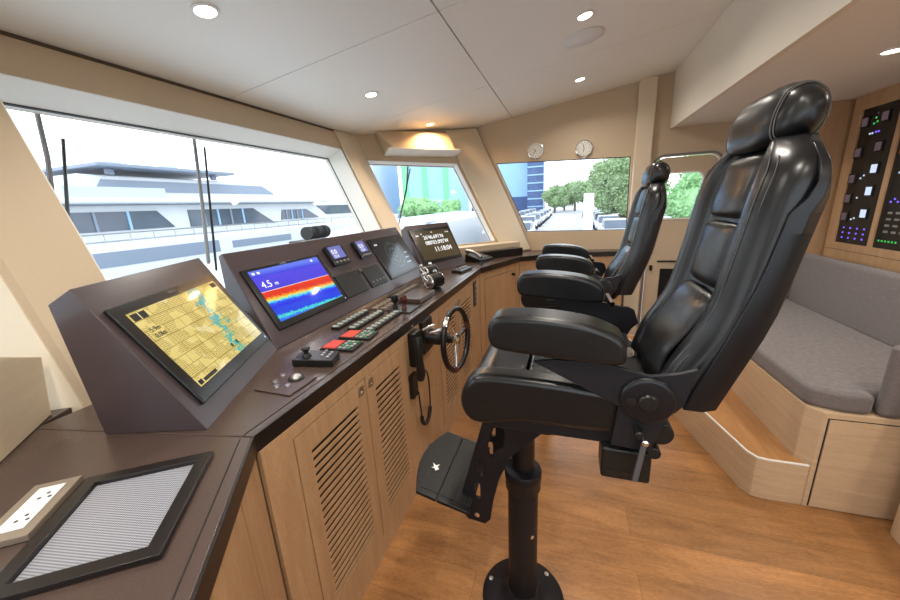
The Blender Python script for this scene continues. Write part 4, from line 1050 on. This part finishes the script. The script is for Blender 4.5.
# yacht across the water
yt_ = thing('motor_yacht', 'large white motor yacht moored broadside beyond the big front window', 'boat', (17,20,-2.5))
hull = [(2,-2.5),(30,-2.5),(33,.9),(1.5,.9)]
b = MB(); b.prism(hull, lambda x,z:(x,18.0,z), lambda x,z:(x,25,z)); b.build('hull', M['hull'], yt_, bevel=.15)
b = MB(); b.box((5,17.98,-.1),(14.6,18.02,.52)); b.box((15.4,17.98,.0),(20,18.02,.4)); b.build('hull_window', M['hullgrey'], yt_)
b = MB(); b.prism([(3,.9),(26,.9),(23.5,2.45),(4,2.45)], lambda x,z:(x,18.6,z), lambda x,z:(x,24.4,z)); b.build('main_deckhouse', M['hull'], yt_, bevel=.08)
for q in ([(6,1.35),(12.9,1.35),(12.2,2.15),(6,2.15)], [(13.7,1.3),(19.4,1.2),(17.8,2.15),(13.7,2.15)], [(20.0,1.35),(24.0,1.35),(22.6,2.0),(20.2,2.0)]):
    b = MB(); b.prism(q, lambda x,z:(x,18.55,z), lambda x,z:(x,18.62,z)); wq = b.build('deckhouse_window', M['tint'], yt_)
    for i_ in range(1,5):
        xx = q[0][0]+(q[2][0]-q[0][0])*i_/5; b = MB(); b.box((xx-.05,18.5,q[0][1]),(xx+.05,18.56,2.15 if q[2][1] > 2.1 else 2.0)); b.build('mullion', M['hullgrey'] if i_ % 2 else M['bluebld'], wq)
b = MB(); b.box((2.5,17.9,2.45),(24.5,24.8,2.72)); b.build('upper_deck', M['hull'], yt_, bevel=.1)
b = MB(); b.prism([(9,2.72),(22,2.72),(20,3.75),(10,3.75)], lambda x,z:(x,19.4,z), lambda x,z:(x,24,z)); b.build('upper_deckhouse', M['hull'], yt_, bevel=.1)
b = MB(); b.prism([(10.5,3.05),(20.6,3.05),(19.6,3.55),(10.8,3.55)], lambda x,z:(x,19.34,z), lambda x,z:(x,19.42,z)); b.build('upper_window', M['hullgrey'], yt_)
b = MB(); b.box((8.7,17.95,2.72),(12.4,17.99,3.12)); b.build('glass_railing', M['paleb'], yt_)
b = MB(); b.box((10.4,18.6,4.02),(17.0,24.2,4.18)); [b.box((x,19.2,3.75),(x+.3,19.4,4.02)) for x in (11,16)]; b.build('hard_top', M['hullgrey'], yt_, bevel=.04)
for x in (12.3,15.0):
    b = MB(); b.ellipsoid((x,21,4.6),(.4,.4,.42)); b.build('radar_dome', M['hull'], yt_, smooth=True)
b = MB()
for i in range(30): b.cyl((3+i*.95,18.1,.9),(3+i*.95,18.1,1.25),.03,n=6)
b.cyl((3,18.1,1.25),(31,18.1,1.25),.03,n=6); b.build('railing', M['steel'], yt_)
y2 = thing('motor_yacht', 'second white motor yacht to the right, seen past the echo sounder housing', 'boat', (34,26,-2.5))
b = MB(); b.prism([(26,-2.5),(50,-2.5),(54,.9),(25,.9)], lambda x,z:(x,26.2,z), lambda x,z:(x,32,z)); b.build('hull', M['hull'], y2, bevel=.15)
b = MB(); b.prism([(29,.9),(46,.9),(42,3.1),(30,3.1)], lambda x,z:(x,27,z), lambda x,z:(x,31.5,z)); b.build('deckhouse', M['hull'], y2, bevel=.1)
b = MB(); b.prism([(30,1.5),(44,1.5),(42.5,2.5),(30.5,2.5)], lambda x,z:(x,26.9,z), lambda x,z:(x,27.05,z)); b.build('deckhouse_window', M['tint'], y2)
# bow of a neighbouring boat below the centre window
y3 = thing('motor_yacht', 'white yacht bow with sloping foredeck outside the small centre window', 'boat', (21,10,-2.5))
rings = []
for x, hw, zt_ in ((12.0,1.5,.35),(14,2.2,.55),(17,2.6,.75),(21,2.8,.95),(27,2.9,1.0),(33,2.8,1.05)):
    rings.append([Vector((x,10+hw,zt_-.25)),Vector((x,10+hw*.7,zt_)),Vector((x,10,zt_+.14)),Vector((x,10-hw*.7,zt_)),Vector((x,10-hw,zt_-.25)),Vector((x,10-hw*.8,-1.4)),Vector((x,10-hw*.4,-2.5)),Vector((x,10+hw*.4,-2.5)),Vector((x,10+hw*.8,-1.4))])
b = MB(); b.loft(rings); b.build('hull', M['hull'], y3, smooth=True)
b = MB(); b.box((19,7.6,.55),(26,7.62,.85)); b.build('hull_window', M['hullgrey'], y3)
y4 = thing('motor_boat', 'low white motor boat with grey windscreen, bottom right of the centre window', 'boat', (16,6.4,-2.5))
b = MB(); b.prism([(12.5,-.2),(17.0,-.2),(16.4,.18),(12.5,.30)], lambda x,z:(x,5.75,z), lambda x,z:(x,7.0,z)); b.box((12.2,5.7,-2.5),(17.4,7.05,-.2)); b.build('hull', M['hull'], y4, bevel=.08)
b = MB(); b.prism([(13.0,.28),(14.7,.22),(14.0,.75),(13.3,.78)], lambda x,z:(x,5.8,z), lambda x,z:(x,6.9,z)); b.build('windscreen', M['hullgrey'], y4)
# deck winch on our own foredeck
fd = MB(); fd.prismz([(1.0,2.3),(4.0,2.3),(6.3,3.6),(6.3,6.2),(1,6.2)], .78, .9); tag(fd.build('foredeck', M['hull'], bevel=.02), 'white foredeck just outside the big front window', 'deck')
wn = thing('deck_winch', 'black deck windlass on the foredeck, seen over the centre monitor housing', 'winch', (5.35,4.6,.9))
b = MB(); b.box((5.35,4.3,.9),(6.1,4.9,1.17)); b.build('winch_base', M['rubber'], wn, bevel=.02)
for x in (5.5,5.73,5.95):
    b = MB(); b.lathe([(.12,-.06),(.12,-.04),(.07,-.02),(.07,.02),(.12,.04),(.12,.06)], (x,4.55,1.30), (1,.2,0), n=20); b.build('drum', M['rubber'], wn, smooth=True)
# blue buildings
bb = thing('office_building', 'pale blue flat building at the left of the far side window', 'building', (112,19,ZG))
b = MB(); b.box((104,10.9,ZG),(120,27,21)); b.build('walls', M['bluebld'], bb)
b = MB(); b.box((103.8,11,ZG),(103.99,27,3.2)); b.build('ground_floor_glazing', M['darkbld'], bb)
bt = thing('glass_tower', 'dark blue glazed tower beside the pale blue building in the far side window', 'building', (104,8.5,ZG))
b = MB(); b.box((100,6.45,ZG),(109,10.6,23)); tw = b.build('walls', M['darkbld'], bt)
for i in range(12):
    b = MB(); b.box((99.9,6.5,ZG+1.5+i*2),(99.99,10.55,ZG+1.8+i*2)); b.build('floor_band', M['bluebld'], bt)
b3 = thing('harbour_building', 'wide blue harbour building behind the small centre window', 'building', (70,30,ZG))
b = MB(); b.box((62,20,ZG),(75,29,14)); b.build('walls', M['bluebld'], b3)
b = MB(); b.box((61.9,20,2.4),(62,29,2.9)); b.build('ledge', M['paleb'], b3)
M['greenb'] = simple('green_facade_band', srgb(120,215,150), .5)
for y_, w_ in ((28.4,1.1),(24.6,.9),(20.6,1.0)):
    b = MB(); b.box((61.85,y_-w_/2,ZG),(61.99,y_+w_/2,14)); b.build('green_band', M['greenb'], b3, label='tall green facade band')
b4 = thing('harbour_building', 'narrow blue harbour building at the left of the small centre window', 'building', (62,40,ZG))
b = MB(); b.box((60,33.5,ZG),(70,38.5,14)); b.build('walls', M['paleb'], b4)
# trees
def tree(x, y, h, r, label, m='leaf', n=5000, z0=ZG, ls=.16, low=.45):
    t = thing('tree', label, 'tree', (x,y,z0), 'trees on the quay')
    b = MB(); b.tube([(x,y,z0),(x+.1,y,z0+h*.3),(x-.1,y+.1,z0+h*.6)], [r*.09,r*.07,r*.03], n=8); b.build('trunk', M['bark'], t, smooth=True)
    blobs = [(Vector((random.uniform(-.55,.55)*r, random.uniform(-.55,.55)*r, z0+h*random.uniform(low,.85))), random.uniform(.35,.6)*r) for _ in range(12)]
    b = MB()
    for _ in range(n):
        c, br = random.choice(blobs); d = Vector((random.gauss(0,1),random.gauss(0,1),random.gauss(0,1))).normalized()*br*random.uniform(.75,1.05)
        p = Vector((x,y,0))+Vector((c.x,c.y,c.z))+d; q = Vector((random.gauss(0,1),random.gauss(0,1),random.gauss(0,1))).normalized()*ls; w = q.orthogonal().normalized()*ls*.6
        b.add([p-q,p+w,p+q,p-w],[(0,1,2,3)])
    for c, br in blobs: b.ellipsoid((x+c.x,y+c.y,c.z),(br*.8,br*.8,br*.75),nu=10,nv=6)
    b.build('foliage', M[m], t)
tree(38,-4.9,8,3.4,'big leafy tree filling the right half of the far side window', n=11000, ls=.17, low=.28)
tree(31,-9.6,6.6,2.9,'leafy tree seen through the rounded door window', 'leaf2', n=8000, ls=.15, low=.25)
tree(30.5,-5.6,3.4,.9,'small bushy palm-like tree at the right foot of the side window', 'leaf2', n=2500, ls=.14)
for i, (x, y, h, r) in enumerate(((92,3.2,6.2,3.4),(100,-1.5,6.8,3.6),(85,-3.5,6.6,3.0),(110,1.2,6,3.2))):
    tree(x,y,h,r,['distant green tree beside the dark blue tower','distant green tree straight behind the end of the road','distant green tree just left of the big leafy tree','distant green tree farthest down the road'][i], 'leaf', n=2500, ls=.35)
for i, (x, y, h, r) in enumerate(((45,17.5,3.9,1.7),(47,21,4.2,1.9),(44,14.5,3.9,1.6),(58,38,3.6,1.8))):
    tree(x,y,h,r,['bright green bush in the middle of the centre window','bright green bush left of centre in the centre window','bright green bush at the right of the centre window','pale bush at the far left of the centre window'][i], 'leaf2', n=2500, ls=.16)
# sign / pillar by the road
sg = MB(); sg.box((25,-1.50,ZG),(25.35,-.90,2.0)); tag(sg.build('white_pillar_sign', M['white'], bevel=.03), 'tall plain white pillar by the road in the far side window', 'pillar')
# cars
def make_car(x, y, m, label):
    t = thing('car', label, 'car', (x,y,ZG), 'cars parked along the road')
    body = [(-2.1,.35),(-2.15,.75),(-1.5,.92),(1.2,.95),(2.05,.80),(2.15,.4)]; z = lambda p: (p[0], p[1])
    b = MB(); b.prism(body, lambda a,c:(x+a,y-.85,ZG+c), lambda a,c:(x+a,y+.85,ZG+c)); b.build('body', m, t, bevel=.08)
    b = MB(); b.prism([(-1.5,.92),(-1.1,1.42),(.6,1.45),(1.25,.93)], lambda a,c:(x+a,y-.74,ZG+c), lambda a,c:(x+a,y+.74,ZG+c)); b.build('cabin', M['tint'], t, bevel=.08)
    b = MB(); b.box((x-1.0,y-.7,ZG+1.42),(x+.5,y+.7,ZG+1.48)); b.build('roof', m, t, bevel=.02)
    for a in (-1.35,1.35):
        for s in (-1,1):
            b = MB(); b.cyl((x+a,y+s*.62,ZG+.34),(x+a,y+s*.88,ZG+.34),.33,n=16); b.build('wheel', M['rubber'], t)
    return t
cm_ = [M['hull'], simple('silver_car_paint',(.45,.47,.5),.3,.3), simple('dark_car_paint',(.05,.06,.08),.3), simple('white_car_paint',(.8,.8,.8),.3)]
k = 0
side = {3.9:'left of the road', -3.2:'right of the road', 7.4:'in the outer left row'}
words_ = ['nearest','second','third','fourth','fifth','sixth','seventh','eighth']
for y, n, xs in ((3.9,7,38),(-3.2,7,33),(7.4,7,41)):
    for i in range(n):
        mm = cm_[(i*2+int(abs(y))) % 4]; cname = {0:'white',1:'silver',2:'dark',3:'white'}[(i*2+int(abs(y))) % 4]
        make_car(xs+i*6.2, y+random.uniform(-.15,.15), mm, '%s car parked %s, %s from the harbour end' % (cname, side[y], words_[i]))
for i, (x, y, l) in enumerate(((27,-3.0,'white car parked behind the plain white pillar'),(27.5,-5.6,'white car at the lower right of the far side window'),(27.5,3.3,'white car at the lower left corner of the far side window'),(26,-8.7,'white car seen low in the rounded door window'),(48,12.4,'silver car below the bushes right of the centre window'),(41,15.6,'silver car in front of the bushes, middle of the centre window'),(41.5,18.6,'silver car in front of the bushes, left part of the centre window'),(42,22,'silver car in front of the bushes, far left of the centre window'))):
    make_car(x, y, cm_[0] if i < 4 else cm_[1], l)

# ------------------------------------------------------------------ world, camera, view
w = bpy.data.worlds.new('sky'); SC.world = w; w.use_nodes = True; nt = w.node_tree; bg = nt.nodes['Background']
tc = nt.nodes.new('ShaderNodeTexCoord'); sx = nt.nodes.new('ShaderNodeSeparateXYZ'); rp = nt.nodes.new('ShaderNodeValToRGB')
nt.links.new(tc.outputs['Generated'], sx.inputs[0]); nt.links.new(sx.outputs[2], rp.inputs[0]); nt.links.new(rp.outputs[0], bg.inputs[0])
rp.color_ramp.elements[0].position = 0; rp.color_ramp.elements[0].color = (.93,.96,1,1); rp.color_ramp.elements[1].position = .6; rp.color_ramp.elements[1].color = (.80,.90,1,1)
bg.inputs[1].default_value = 2.7

f = 354.5
X = Vector((119,100,-f)).normalized(); Yv = Vector((-1087,37,-f)).normalized(); Yv = (Yv-X*Yv.dot(X)).normalized(); Zv = X.cross(Yv)
Rm = Matrix((X, Yv, Zv))            # rows: world axes in camera coordinates
cam = bpy.data.cameras.new('camera'); co = bpy.data.objects.new('camera', cam); COL.objects.link(co)
mw = Rm.to_4x4(); mw.translation = Vector((0,0,1.65)); co.matrix_world = mw
cam.sensor_width = 36; cam.lens = 36*f/900; cam.clip_start = .02; cam.clip_end = 2000
SC.camera = co
SC.view_settings.view_transform = 'Standard'; SC.view_settings.look = 'None'; SC.view_settings.gamma = 1; SC.view_settings.exposure = 0.22
try: SC.view_settings.use_curve_mapping = False
except Exception: pass
SC.cycles.max_bounces = 8
